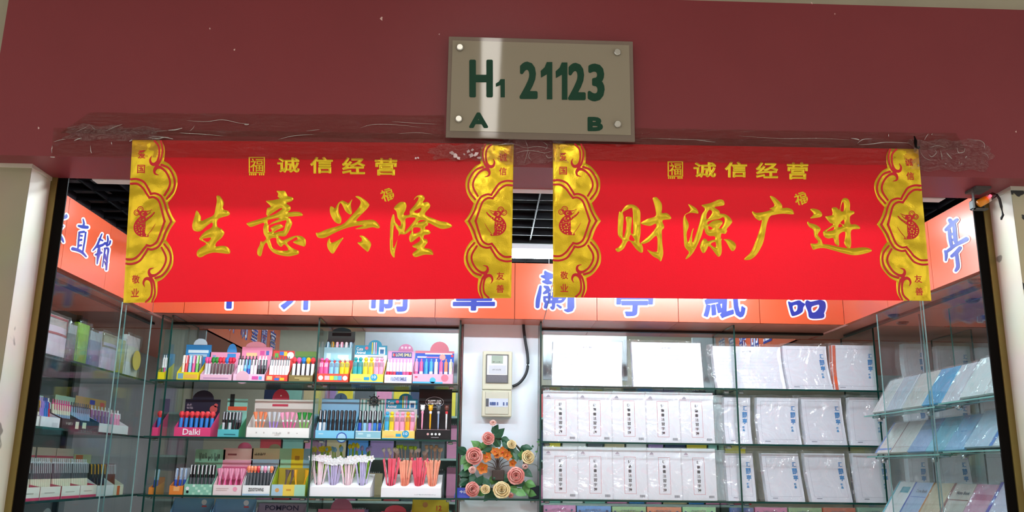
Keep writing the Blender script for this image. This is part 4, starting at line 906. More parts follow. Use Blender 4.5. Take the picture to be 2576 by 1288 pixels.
fb('pale pink pen box with a blue bottle shape on its card', 'pink box with blue bottle shape', 0, 502, 582, 942, 886, 'e8b8cc', 'ec9cba',
   P_('top', .108, .0058, ('c8ccd2', 'e85a9a', 'f2f2f4'), ('c8ccd2', 'e85a9a', 'f2f2f4'), *[('6a5a58', c, 'c8ccd2') for c in ('2e8a3a', '2e8a3a', 'd02848', 'e04048', '2a7fd0', 'd02848', 'd02848')]), dome=(.72, 12, 22, '3a8ed0'),
   marks=((.1, .9, .3, .45, 'b88ab0'),), cmarks=((.58, .86, .74, .96, '3a8ed0'), (.1, .2, .8, .9, '8aa0d0')))
fb('pink pen box with a rounded pink header and patterned pens', 'pink box with rounded header', 0, 585, 665, 941, 873, 'f0c2d8', 'ec8fae',
   P_('click', .117, .006, ('f2f2f4', 'f2f2f4', 'f2f2f4', '181a1e'), ('e8e0c8', 'f2f2f4', 'f2f2f4', '181a1e'), ('3fa9d8', '8cc8e8', 'f2f2f4', '181a1e'), ('2550b8', '3fa9d8', 'f2f2f4', '181a1e'), ('f2f2f4', 'f2f2f4', 'f2f2f4', '181a1e'), ('f2f2f4', 'f2f2f4', '181a1e', '181a1e'), ('181a1e', '54585e', 'f2f2f4', 'f2f2f4'), ('181a1e', '54585e', 'f2f2f4', 'f2f2f4'), ('181a1e', '54585e', 'f2f2f4', 'f2f2f4')), dome=(.45, 26, 14, 'd88a98'),
   marks=((-9+.3, .03, .5, 0, 'e0b0c0'), (.6, .8, .2, .7, 'd050a0'), (.82, .92, .2, .7, '60a8d8')), cmarks=((.15, .5, .74, .84, 'f0c890'), (.6, .75, .78, .9, 'd05090'), (.8, .9, .78, .9, '506ab0')))
fb('red pen box with a colourful striped header card', 'red box with striped header', 0, 667, 723, 943, 882, 'd84438', 'd03a34',
   P_('click', .117, .0055, *[('f2f2f4', 'f2f2f4', '7ec860', '54585e')]*8), marks=((.05, .3, .2, .8, 'e8c080'), (.4, .62, .15, .5, '3a70c0'), (.65, .85, .15, .55, 'f0c030'), (.45, .7, .55, .8, 'e07a68')), cmarks=((.08, .25, .78, .92, '58a848'), (.3, .5, .86, .97, '3a70c0'), (.5, .66, .84, .97, 'f0c030'), (-9+.82, .016, .86, 0, 'f2f2f4')))
fb('olive and green pen box with ball-topped swirl pens', 'olive and green box', 0, 725, 786, 944, 884, '7a6838', '5a7a30',
   P_('top', .113, .0062, *[('f2f2f4', c, 'f2f2f4', '181a1e') for c in ('e04048', 'e85a9a', '2a7fd0', 'f2b020', 'e04048')]), marks=((.25, .9, .5, .62, 'c8b878'), (.45, .9, .25, .36, 'c8b878')), cmarks=((.02, .98, .72, .84, '1d6a44'), (.02, .98, .02, .72, '3a2a2c')))
# top shelf, second bay
fb('orange-red pen box with colourful lettering at the left end of its shelf', 'orange-red box by the divider', 0, 793, 876, 940, 906, 'e04a34', 'c03a30',
   P_('ball', .112, .0095, ('e85a9a', 'e85a9a', 'f2f2f4', 'f2f2f4'), ('e85a9a', 'e85a9a', 'f2f2f4', 'f2f2f4'), ('8cc8e8', '8cc8e8', 'f2f2f4', '54585e'), ('8cc8e8', '8cc8e8', 'f2f2f4', '54585e'), ('e8d028', 'e8e0c8', 'f2f2f4', '54585e'), ('e8d028', 'e8e0c8', 'f2f2f4', '54585e')),
   marks=((-9+.15, .011, .5, 0, 'f4e6e0'), (-9+.9, .011, .5, 0, 'f4e6e0'), (.27, .42, .25, .75, 'f0b8c0'), (.43, .55, .25, .75, 'f0d838'), (.56, .68, .25, .75, '70c8a0'), (.69, .8, .25, .75, '5aa0d8')))
M = Matrix.Translation((-.735, 4.185, SZ[0]+.0005))
display_box(M, 'plain white carton behind the orange-red pen box', .15, .09, .105, .105, 'dfe4e8', 'dfe4e8', noun='carton', cat='box')
MB().box(.0016, .1484, .002, .088, .1035, .105).build('lid', mat('dfe4e8', .45), [o for o in COL.objects if o.name.startswith('carton')][-1], world=False)
fb('light blue pen box on top of the white carton', 'light blue box on carton', 0, 813, 884, 874, 834, '9fd0dc', '7aa8b0',
   P_('cap', .098, .0058, ('8cc8e8', '8cc8e8', 'f2f2f4'), ('f2b020', 'f2b020', '181a1e'), ('f2a0c0', 'f2a0c0', 'f2f2f4'), ('f2a0c0', 'f2a0c0', 'f2f2f4'), ('e8e0c8', 'f2f2f4', 'f2f2f4'), ('8cc8e8', '8cc8e8', 'f2f2f4')), D=.085, Yf=4.188, z0=SZ[0]+.1062, dome=(.5, 24, 10, '3f6a78'), marks=((.1, .25, .2, .6, 'd0eef4'), (.5, .9, .2, .5, 'd0eef4')), cmarks=((.15, .85, .86, .96, '28343c'),))
CA = dict(dome=(.62, 17, 14, '1e90b4'), ctext=(('Cute', .05, .25, .865, .95, 'f2f2f4'), ('Animal', .05, .33, .78, .85, 'f2f2f4')),
          marks=((0, 1, 0, .1, '28a0d0'), (.42, .58, .3, .65, '2a9ac8'), (-9+.72, .016, .62, 0, '2a9ac8'), (.08, .36, .3, .5, 'f0c070')), text=(('10', .66, .78, .5, .85, 'f2f2f4'),),
          cmarks=((0, 1, .76, 1, '1f93b6'), (-9+.36, .008, .93, 0, 'e86a7a'), (.74, .94, .77, .96, 'dff0f4'), (.78, .9, .79, .9, '2a6aa0'), (.52, .55, .78, 1.08, 'e8d028'), (.58, .61, .78, 1.08, 'f2f2f4'), (.64, .67, .78, 1.08, 'f2a0c0'), (.4, .9, .7, .72, '8a9098')))
TP = [('ball', (c, c, 'f2f2f4', '54585e'), .118, .0105) for c in ('2aa0a8', '2aa0a8', 'e8d028', 'e8d028', 'f2a0c0', 'f2a0c0')]
fb('yellow pen box with elephant print and teal card on the top shelf', 'yellow elephant box, top shelf', 0, 879, 964, 941, 869, 'f0d858', 'e4e8ea', TP, **CA)
fb('white and lilac pen box with a dark lettering band on its card', 'white and lilac box', 0, 966, 1036, 943, 883, 'efe6f2', 'e0a0cc',
   P_('click', .112, .0056, *[(a, 'f2f2f4', a, 'f2f2f4') for a in ('d02848', 'd02848', 'd02848', '2550b8', '2550b8', 'e85a9a', 'e85a9a', 'd02848')]), dome=(.66, 19, 18, 'd88ab8'),
   text=(('I LOVE SMILE', .24, .8, .3, .7, '5a6a9a'),), ctext=(('I   LOVE SMILE', .18, .88, .84, .93, 'f2e8a0'),), marks=((-9+.1, .010, .5, 0, 'f0c8d8'), (-9+.9, .010, .5, 0, 'd8dce4'), (.22, .82, .22, .78, 'c8cce8')), cmarks=((.14, .9, .80, .96, '3a4a90'), (-9+.52, .006, 1.1, 0, 'f2e0ec'), (-9+.66, .006, 1.1, 0, 'f2e0ec'), (-9+.8, .006, 1.1, 0, 'f2e0ec'), (.2, .27, .84, .92, 'e03a4a')))
fb('pink pen box with blue card and white splash, by the pillar', 'pink and blue box', 0, 1037, 1139, 941, 883, 'f0b0c8', '2f5cc0',
   P_('click', .117, .0072, *[(c, d_, 'f2f2f4', d_) for c, d_ in (('e85a9a', 'f2a0c0'), ('f2f2f4', 'e85a9a'), ('3fa9d8', '3fa9d8'), ('f2f2f4', '3fa9d8'), ('f2f2f4', 'e8e0c8'), ('f2a0c0', 'e85a9a'), ('f2f2f4', 'f08a60'), ('f2f2f4', 'e8e0c8'))]), dome=(.62, 24, 24, 'e88a9c'),
   marks=((0, .75, 0, .2, '50b8e8'), (-9+.5, .014, .35, 0, '50b8e8'), (-9+.8, .017, .6, 0, 'e07a90'), (.05, .12, .6, .75, 'd04868')), cmarks=((0, 1, .93, 1, 'e88aa0'), (.05, .3, .8, .84, 'e8e8f4'), (.28, .6, .8, .83, 'f08ab0'), (.25, .95, .9, .94, 'f4f0f2'), (-9+.7, .015, .82, 0, 'f0a8a0'), (-9+.95, .006, .86, 0, 'e04058')))
# second shelf, first bay
RB = lambda: [('top', ('2a7fd0', 'e04048', '7ec860', 'f2f2f4'), .110, .0068)]
fb('magenta pen box with dark blue card, partly behind the left glass edge', 'magenta box behind the left glass edge', 1, 378, 397, 1075, 1003, 'e0447a', '2a2438', RB()*1)
fb('magenta pen box with white lettering and a dark blue header card', 'magenta box with dark blue card', 1, 436, 529, 1075, 1004, 'e0447a', '272238', RB()*7, dome=(.5, 26, 22, '272238'), text=(('Dalki', .24, .72, .15, .85, 'f8e8f0'),), ctext=(('~5', .06, .2, .82, .88, 'c8b8c8'), ('~7', .06, .24, .74, .8, 'c8b8c8')), cmarks=((-9+.82, .018, .74, 0, 'd05a58'), (-9+.88, .009, .84, 0, 'd05a58')))
fb('teal pen box with green sides and an orange strip', 'teal box with green sides', 1, 546, 600, 1080, 1003, '56b4bc', '8cc8b8', P_('cap', .112, .0068, ('c8ccd2', '181a1e', 'c8ccd2'), ('181a1e', '181a1e', 'c8ccd2'), ('c8ccd2', '181a1e', 'f2f2f4'), ('181a1e', '181a1e', 'c8ccd2'), ('181a1e', '54585e', 'c8ccd2'), ('181a1e', '54585e', 'c8ccd2')), sc='3f9a6a', raise_side=.4,
   marks=((.3, .85, .25, .4, '2a6a74'),), cmarks=((.05, .98, .70, .80, 'e05a38'), (.12, .34, .8, 1.12, '1e2424')))
M, w, th, ch = fb('wide white pen box with a red cap shape on its card', 'wide white box with red cap shape', 1, 618, 777, 1076, 1005, 'eeece8', 'e6e2da', [], dome=(.42, 21, 26, 'c84058'),
   text=(('~7', .42, .56, .35, .55, '9a9894'),), marks=((.15, .17, .4, .55, 'b8b4b0'), (.27, .29, .4, .55, 'b8b4b0'), (.66, .69, .4, .58, 'b8b4b0'), (.8, .82, .4, .5, 'b8b4b0'), (.45, .53, .22, .28, 'c0bcb8')), cmarks=((.02, .98, .02, .76, 'b0a096'), (-9+.42, .0035, 1.1, 0, 'f4f0e8'), (.29, .55, .82, .88, 'c84058'), (.31, .53, .9, .93, 'f0eae4')))
for g_, (cx, cols, n) in enumerate(((.17, ('f08a60', 'f08a60', 'f2f2f4'), 3), (.39, ('a98adf', 'c8ccd2', 'c8ccd2'), 3), (.64, ('e85a9a', 'f2a0c0', 'f2f2f4'), 4), (.88, ('7ec860', '2e8a3a', 'f2f2f4'), 3))):
    for i in range(n):
        t_ = (i-(n-1)/2)*.16; pen(M, 'cone', cols, .112, .0034, 'wide white box with red cap shape', w*cx+(i-(n-1)/2)*.007, .035+.004*(i % 2), .003, .08, t_, 'pen')
# second shelf, second bay
fb('light blue pen box with an anchor badge', 'light blue anchor box', 1, 792, 891, 1083, 1003, '7cc4e4', '8cc0e0', P_('cap', .125, .0062, ('f2f2f4', '181a1e', 'c8ccd2'), ('c8ccd2', '181a1e', 'c8ccd2'), *[('181a1e', '181a1e', '54585e')]*7), dome=(.5, 16, 14, '6aaadc'),
   marks=((-9+.68, .024, .1, 0, '2f56a8'), (-9+.68001, .019, .1, 0, 'a8d4ec'), (.08, .2, .5, .62, 'c8e4f0')), cmarks=((.44, .56, .99, 1.0, '2f56a8'), (.49, .51, 1.0, 1.1, '2f56a8')))
M, w, th, ch = fb('pale teal pen box with a ship wheel badge', 'pale teal ship wheel box', 1, 893, 958, 1084, 1003, '8cc0d0', 'cfe0dc', P_('cap', .125, .0066, *[(c, '181a1e', 'c8ccd2') for c in ('2550b8', '8cc8e8', 'a98adf', '2a7fd0', '2550b8')]), marks=((0, 1, .9, 1, 'e8f4f4'), (0, 1, 0, .1, 'e8f4f4'), (.1, .3, .5, .75, 'b8dce4'), (.45, .6, .2, .6, 'b8dce4')), cmarks=tuple((a, a+.06, .1, .98, '5a9a94') for a in (.05, .2, .35, .65, .8, .92)))
wb = MB(); c = PY(941, 1008, 4.172)
R_ = .030
wb.tube([(c[0]+R_*.62*cos(a*pi/10), c[1], c[2]+R_*.62*sin(a*pi/10)) for a in range(21)], .0028, 6)
wb.tube([(c[0]+R_*.2*cos(a*pi/5), c[1], c[2]+R_*.2*sin(a*pi/5)) for a in range(11)], .0028, 5)
for k in range(8): a = k*pi/4; wb.tube([(c[0], c[1], c[2]), (c[0]+R_*.8*cos(a), c[1], c[2]+R_*.8*sin(a)), (c[0]+R_*1.05*cos(a), c[1], c[2]+R_*1.05*sin(a))], [.0018, .0018, .0032], 5)
wb.build('ship_wheel', mat('2f3a3c', .5), [o for o in COL.objects if o.name.startswith('pen_display_box')][-1])
CA2 = dict(CA)
fb('yellow pen box with elephant print and teal card on the second shelf', 'yellow elephant box, second shelf', 1, 960, 1043, 1084, 1004, 'f0d070', 'e4e8ea', [('ball', (c, c, 'f2f2f4', '54585e'), .122, .0098) for c in ('3fa9d8', 'e8d028', 'f2a0c0', 'f2a0c0', 'f2b020', 'f2a0c0')], **CA2)
M, w, th, ch = fb('tall black pen display with white lettering in an oval', 'tall black display', 1, 1046, 1133, 1081, 979, '18181b', '141416', [], raise_side=.02, D=.10,
   marks=tuple((-9+x, .0052, .55, 0, c) for x, c in ((.34, 'e8b0b0'), (.46, 'f2f2f4'), (.57, 'dfe6ea'), (.68, 'f2f2f4')))+((.44, .66, .2, .24, 'c8c8cc'),))
bx_o = [o for o in COL.objects if o.name.startswith('pen_display_box')][-1]
MB().box(.002, w-.002, .0016, .098, th-.003, th+.001).build('pen_shelf', mat('e8c0c8', .5), bx_o, world=False)
v, F = fit('SWEETLAND', w*.27, w*.68, ch*.70, ch*.785, .03); MB().add([(p[0], .0975, p[1]) for p in v], F).build('card_lettering', mat('f2f2f4', .4), bx_o, world=False)
b = MB(); b.tube([(w*.475+w*.27*cos(a*pi/16), .0975, ch*.745+ch*.10*sin(a*pi/16)) for a in range(33)], .0009, 4); b.build('card_print', mat('d8d8dc', .4), bx_o, world=False)
for x, cols in ((.14, ('f2a0c0', 'f2f2f4', 'f2a0c0', 'f2f2f4')), (.38, ('f2b020', 'f2b020', 'f2f2f4', 'e8d028')), (.62, ('93aac8', '54585e', 'c8ccd2', '93aac8')), (.86, ('f2f2f4', '6a3a30', 'e04048', '6a3a30'))):
    pen(M, 'blob', cols, .115, .0026, 'tall black display', w*x, .045, th+.002, .05, 0, cname={'93aac8': 'grey blue', 'f2a0c0': 'pink and white', 'f2b020': 'yellow', 'f2f2f4': 'red and white'}[cols[0]])
# third shelf, first bay
fb('orange pen box, partly behind the left glass edges', 'orange box behind the left glass edges', 2, 372, 389, 1226, 1200, 'e08a38', 'c8703a', P_('cap', .105, .0048, ('2550b8', '8cc8e8', 'c8ccd2'), ('2550b8', '8cc8e8', 'c8ccd2')))
fb('orange pen box with pointed side holding clear blue pens', 'orange box with clear blue pens', 2, 424, 459, 1222, 1176, 'e8883a', 'b8c0c8', P_('cap', .11, .0055, *[('2550b8', '93aac8', 'c8ccd2')]*3), marks=((.3, .75, .4, .9, 'f0b070'), (.45, .6, .9, 1., '3a6ab0')))
fb('mint checked pen box full of black pens', 'mint checked box', 2, 461, 532, 1218, 1130, '8cc8b0', '8cc4a4', P_('cap', .128, .0064, *[('54585e', '181a1e', 'f2f2f4')]*7), ctext=(('~7', .14, .84, .74, .92, '2c3c38'),),
   marks=tuple((x/10, x/10+.09, y/4, y/4+.22, 'b8e4cc' if (x*3+y*5) % 4 else 'dff4e8') for x in range(3, 10) for y in range(4) if (x+y) % 3 == 0)+((-9+.12, .008, .6, 0, 'f2f2f4'), (-9+.13, .006, .28, 0, '181a1e')), raise_side=.5, cw=.135)
fb('white and pink pen box with pink paired pens', 'white and pink box', 2, 534, 606, 1220, 1127, 'f0dfe0', 'e6c0b4', [('cone', ('e85a9a' if i % 2 else 'f2a0c0', 'f2a0c0', 'f2a0c0'), .112, .0036, (i+.5)/10, .1*(-1)**i) for i in range(10)], dome=(.7, 17, 14, 'c85a78'),
   marks=((.1, .55, .62, .68, 'c8a8a8'), (.1, .5, .45, .5, 'c8a8a8'), (-9+.78, .010, .6, 0, 'f0a0b8')), cmarks=((0, 1, .6, .74, 'eea8bc'), (.02, .98, .02, .6, 'd8688c'), (.15, .45, .84, .88, '9a5a58')), cw=.135)
fb('white pen box with black lettering and orange topped pens', 'white box with black lettering', 2, 608, 678, 1221, 1127, 'f2f4f6', 'd8d4ac', P_('top', .125, .0052, *[('54585e', c, '54585e') for c in ('f08a60', 'f08a60', 'f08a60', 'e04048', 'c8ccd2', 'f2a0c0', 'c8ccd2', 'f08a60')]), dome=(.78, 14, 10, 'a8a488'), text=(('ZOOTOWNS', .22, .78, .42, .75, '2a2c30'),), ctext=(('~8', .1, .48, .84, .9, '5a5848'),), marks=((0, 1, 0, .18, 'a8c8e0'),), cmarks=((0, 1, .6, .76, 'a0b8c8'), (.02, .98, .02, .6, '3a4650')), cw=.132)
fb('pen box with light blue, yellow and mint panels at the divider', 'three-coloured box', 2, 681, 767, 1219, 1128, 'e8d060', 'b8c890', [('cone', ('6a5a58', '6a5a58', '6a5a58'), .11, .0035, .3, .12), ('cone', ('6a5a58', '6a5a58', '6a5a58'), .11, .0035, .42, .2), ('cone', ('f2b020', 'f2b020', 'f2b020'), .11, .0035, .7, -.14), ('cone', ('f2b020', 'f2b020', 'f2b020'), .11, .0035, .86, .16)], sc='a8c838',
   marks=((0, .34, 0, 1, 'a8c8d8'), (.34, .68, 0, 1, 'e8cc58'), (.68, 1, 0, 1, 'a0d0b4'), (-9+.17, .009, .5, 0, 'd8a060'), (.44, .58, .45, .6, 'c89038')), cmarks=((0, .37, .58, 1, '9cd0ac'), (.37, .74, .58, 1, 'e8cc28'), (.74, 1, .58, 1, '8cb8cc'), (.48, .62, .74, .84, 'b89028'), (.02, .98, .02, .58, 'c0a838')))
# ---- flower pen stands (third shelf, second bay)
FM = {}
def flower_pen(M, x, y, z_, a, la, L, stem, head, kind, short, cn):
    k = (stem, head, kind, round(L, 2))
    if k not in FM:
        b = MB(); b.tube([(0, 0, 0), (.001, 0, L*.5), (0, .001, L)], [.0028, .0030, .0026], 5, 0)
        if kind == 'petal':
            for i in range(5):
                q = i*2*pi/5; ex, ey = cos(q), sin(q); c_ = (ex*.0095, -.003, L+.002+ey*.0095)
                b.add([(0, -.002, L+.001), (c_[0]-ey*.006, -.005, c_[2]+ex*.006), (ex*.0165, -.004, L+.002+ey*.0165), (c_[0]+ey*.006, -.005, c_[2]-ex*.006)], [(0, 1, 2, 3)], 1)
            b.lathe([(.002, L), (.004, L+.003), (.001, L+.006)], 6, None, 2)
        elif kind == 'bud': b.lathe([(.002, L-.002), (.0075, L+.004), (.0084, L+.011), (.0045, L+.020), (.001, L+.022)], 8, None, 1)
        elif kind == 'tube': b.lathe([(.0032, L*.5), (.0040, L*.8), (.0050, L-.004), (.0036, L)], 6, None, 1)
        else:
            b.lathe([(.002, L-.004), (.0080, L+.003), (.0086, L+.010), (.004, L+.015)], 7, None, 1)
            for s in (-1, 1): b.lathe([(.001, -.003), (.003, 0), (.001, .003)], 6, Matrix.Translation((s*.005, 0, L+.0135)), 1)
        FM[k] = b.mesh('flower_pen', [mat(stem, .4), mat(head, .5), mat('e8c030', .5)])
    o = bpy.data.objects.new('flower_pen', FM[k]); COL.objects.link(o)
    o.matrix_basis = M @ Matrix.Translation((x, y, z_)) @ RX(-la) @ RYm(a)
    SEQ.setdefault((short, 'flower pen', cn), []).append(o); o['category'] = 'pen'; o['group'] = 'flower pens in the '+short
def stand(desc, short, x0, x1, fr, bk):
    zb = SZ[2]+.0005; Yf = 4.064; X0, X1 = PY(x0, 1245, Yf)[0], PY(x1, 1245, Yf)[0]; w = X1-X0; th = .040; D = .155
    M = Matrix.Translation((X0, Yf, zb)); o = empty('pen_stand', (0, 0, 0), desc, 'display box'); o.matrix_basis = M
    m = mat('f2f2f6', .5, 0, .4, .01); zt = .098
    top = lambda y: th+(zt-th)*y/D
    # body: front, sides, back
    b = MB(); b.box(0, w, 0, .0015, 0, th)
    for xs in ((0, .0015), (w-.0015, w)):
        v = []
        for x in xs: v += [(x, .0015, 0), (x, D, 0), (x, D, zt), (x, .0015, th)]
        b.add(v, [(0, 1, 2, 3), (7, 6, 5, 4), (0, 4, 5, 1), (1, 5, 6, 2), (2, 6, 7, 3), (3, 7, 4, 0)])
    b.box(0, w, D-.0015, D, 0, zt).build('stand_body', m, o, world=False)
    # sloped top pierced by two rows of round holes
    holes = [((i+.5)*w/4*.94+w*.02, yy, .0165) for yy in (.036, .11) for i in range(4)]
    def sd(X, Y):
        Dd = np.minimum(np.minimum(X, w-X), np.minimum(Y, D-Y))
        for hx, hy, r in holes: Dd = np.minimum(Dd, np.hypot(X-hx, (Y-hy)*1.0)-r)
        return Dd
    st = .0035; xs = np.arange(-st*1.5, w+st*2, st); ys = np.arange(-st*1.5, D+st*2, st); X, Y = np.meshgrid(xs, ys); Dm = sd(X, Y); Dm[np.abs(Dm) < 1e-8] = 1e-8
    V, F, _ = march(Dm, xs, ys); MB().add([(p[0], p[1], top(p[1])) for p in V], F).build('stand_top', m, o, world=False)
    b = MB()
    for hx, hy, r in holes: b.lathe([(r, .004), (r, top(hy-r))], 14, Matrix.Translation((hx, hy, 0)))
    for f_ in ():
        pass
    return o, M, w, holes
rn = random.Random(11)
def fill(M, w, holes, fr, bk, short):
    for gi, (hx, hy, r) in enumerate(holes):
        front = gi < 4; stem, head, kind, cn, stem_h = (fr if front else bk)[gi % 4]
        n = 12 if front else 7
        q = []
        for i in range(n):
            a = 2*pi*i/n+rn.uniform(-.2, .2); rr = r*(.65 if i % 2 else .3)
            q.append((hx+rr*cos(a), hy+rr*sin(a)*.9, a, rr))
        q.sort()
        for (x, y, a, rr) in q:
            flower_pen(M, x, y, .006, rr*cos(a)*16+rn.uniform(-.05, .05), .06-rr*sin(a)*6+.02, stem_h+rn.choice((-.006, 0, .006)), stem, head, kind, short, cn)
o, M, w, H_ = stand('white stand with four holes of white flower pens and tulip pens behind', 'white stand on the left', 775, 931, None, None)
fill(M, w, H_, [('ecd4dc', 'f8f0f4', 'petal', 'pink-stemmed white', .155), ('c0b4d8', 'f8f8fa', 'petal', 'lilac-stemmed white', .146), ('ecd0d8', 'f8f8fa', 'petal', 'pale pink-stemmed white', .152), ('c4bce0', 'f8f8fa', 'petal', 'pale lilac-stemmed white', .155)],
     [('9cd83c', 'f4dc20', 'petal', 'yellow', .205), ('9cd83c', '98d0f0', 'bud', 'light blue tulip', .195), ('9cd83c', 'f8dc28', 'bud', 'yellow tulip', .205), ('9cd83c', 'b4a8e4', 'bud', 'lilac tulip', .198)], 'left white stand')
o, M, w, H_ = stand('white stand with red and orange tube pens, right of the other stand', 'white stand on the right', 958, 1109, None, None)
v, F = fit('~18', w*.56, w*.92, .010, .0145, 0); MB().add([(p[0], -.0008, p[1]) for p in v], F).build('front_lettering', mat('a8acb4', .5), o, world=False)
fill(M, w, H_, [('e0506a', 'e85a70', 'tube', 'red', .162), ('ea8a70', 'f2a084', 'tube', 'orange', .156), ('e0485c', 'e85a70', 'tube', 'bright red', .162), ('ee9478', 'f2a084', 'tube', 'pale orange', .158)],
     [('e4cccc', 'fafaf8', 'bear', 'white-headed', .190), ('dcd0c0', 'b4dc3c', 'bear', 'green-headed', .205), ('dcd0c0', 'fafaf8', 'bear', 'white-tipped', .188), ('d0b8a8', 'e4c09c', 'bear', 'beige-headed', .205)], 'right white stand')
label_pens()
# bottom shelf: only the tops of the boxes show
def tops(desc, x0, x1, yt, col, Yf=4.10, dome=None, ctext=None, cm=(), group=None):
    zb = SZ[3]+.0005; X0, X1 = PY(x0, 1275, Yf)[0], PY(x1, 1275, Yf)[0]; ch = PY((x0+x1)/2, yt, Yf+.06)[2]-zb
    M = Matrix.Translation((X0, Yf, zb)); w = X1-X0-.003
    if dome: dome = (dome[0], dome[1]*.00188, dome[2]*.00188, dome[3])
    display_box(M, desc, w, .06, ch*.7, ch, col, col, dome=dome, ctext=ctext, cmarks=cm, raise_side=.9)
tops('sky blue box on the bottom shelf, the left of two', 426, 530, 1253, '7aaed2', cm=((-9+.75, .012, .93, 0, 'e8e8ee'), (.7, .82, .84, .87, 'd05a60')))
tops('sky blue box on the bottom shelf, the right of two', 532, 638, 1255, '7aaad0', cm=((-9+.75, .012, .93, 0, 'e8e8ee'), (.7, .82, .84, .87, 'd05a60')))
tops('mauve box with large dark lettering on the bottom shelf', 643, 766, 1266, '9088a4', ctext=(('POMPON', .14, .84, .86, .96, '2c2a50'),))
tops('pink box with a rounded top on the bottom shelf', 795, 915, 1281, 'c06a88', dome=(.5, 26, 26, 'a8627c'))
tops('red box with a rounded top on the bottom shelf', 956, 1030, 1287, 'c8485c', dome=(.5, 26, 15, 'c8485c'))
tops('yellow box with the number 12 on the bottom shelf', 1035, 1130, 1256, 'd8c83c', ctext=(('12', .66, .8, .80, .89, 'c84038'),), cm=((-9+.35, .012, .9, 0, 'c89058'),))
# ================================================================== paper goods on the right
GP = {}
def practice_book(x0, x1, zt, sh, label):
    zb = SZ[sh]+.0005; Yf = 4.075
    X0, X1 = PY(x0, 1050, Yf)[0], PY(x1, 1050, Yf)[0]; w, h = .1585, .229
    o = empty('practice_book', ((X0+X1)/2, Yf+.004, zb), label, 'book', 'calligraphy practice books on the right shelves', RX(-.05))
    if 'b' not in GP:
        GP['b'] = MB().bbox(-w/2, w/2, 0, .014, 0, h, .0012).mesh('book_block', M_white)
        b = MB(); fx0, fx1, fz0, fz1 = -.026, .027, .026, .188; t = .0013
        for a, c, e, f in ((fx0, fx0+t, fz0, fz1), (fx1-t, fx1, fz0, fz1), (fx0, fx1, fz0, fz0+t), (fx0, fx1, fz1-t, fz1)): b.add([(a, -.0005, e), (c, -.0005, e), (c, -.0005, f), (a, -.0005, f)], [(0, 1, 2, 3)])
        GP['f'] = b.mesh('red_frame', mat('d86a78', .5))
        b = MB()
        for i, ch in enumerate('硬筆書法習字簿'):
            v, f = fit(ch, -.0078, .0078, .166-.0205*i-.0068, .166-.0205*i+.0075, .014); b.add([(p[0], -.0006, p[1]) for p in v], f)
        GP['t'] = b.mesh('title', mat('14151c', .6, 0, .2))
        b = MB(); rr = random.Random(3); x = .042
        while x < .066: ww = rr.choice((.0006, .001, .0015)); b.add([(x, -.0005, .011), (x+ww, -.0005, .011), (x+ww, -.0005, .022), (x, -.0005, .022)], [(0, 1, 2, 3)]); x += ww+.0008
        GP['c'] = b.mesh('barcode', mat('70727c', .5))
        b = MB(); b.add([(-.066, -.0005, .199), (-.046, -.0005, .199), (-.050, -.0005, .208), (-.056, -.0005, .211), (-.062, -.0005, .205)], [(0, 1, 2, 3, 4)]); v, f = fit('~5', -.07, -.044, .192, .196); b.add([(p[0], -.0005, p[1]) for p in v], f)
        GP['l'] = b.mesh('cover_mark', mat('a8aab8', .5))
        rr = random.Random(8); ph = [rr.uniform(0, 6) for _ in range(6)]
        GP['w'] = MB().grid(lambda u, v: ((u-.5)*(w+.004), -.003-.0022*(sin(7*u+5*v+ph[0])*sin(4*v-3*u+ph[1])), v*(h+.004)), 10, 14).mesh('plastic_wrap', M_wrap, smooth=True)
    for k, n in (('b', 'book_block'), ('f', 'red_frame'), ('t', 'title'), ('c', 'barcode'), ('l', 'cover_mark'), ('w', 'plastic_wrap')): link(n, GP[k], o)
nb = ['leftmost', 'second from the left', 'middle one', 'fourth from the left', 'rightmost']
for sh, nm in ((1, 'second'), (2, 'third')):
    xs = [1367, 1453.5, 1540, 1626, 1711, 1797]
    for i in range(5): practice_book(xs[i], xs[i+1], 0, sh, f'practice book with red frame, {nb[i]} of five, {nm} shelf')
PK = {}
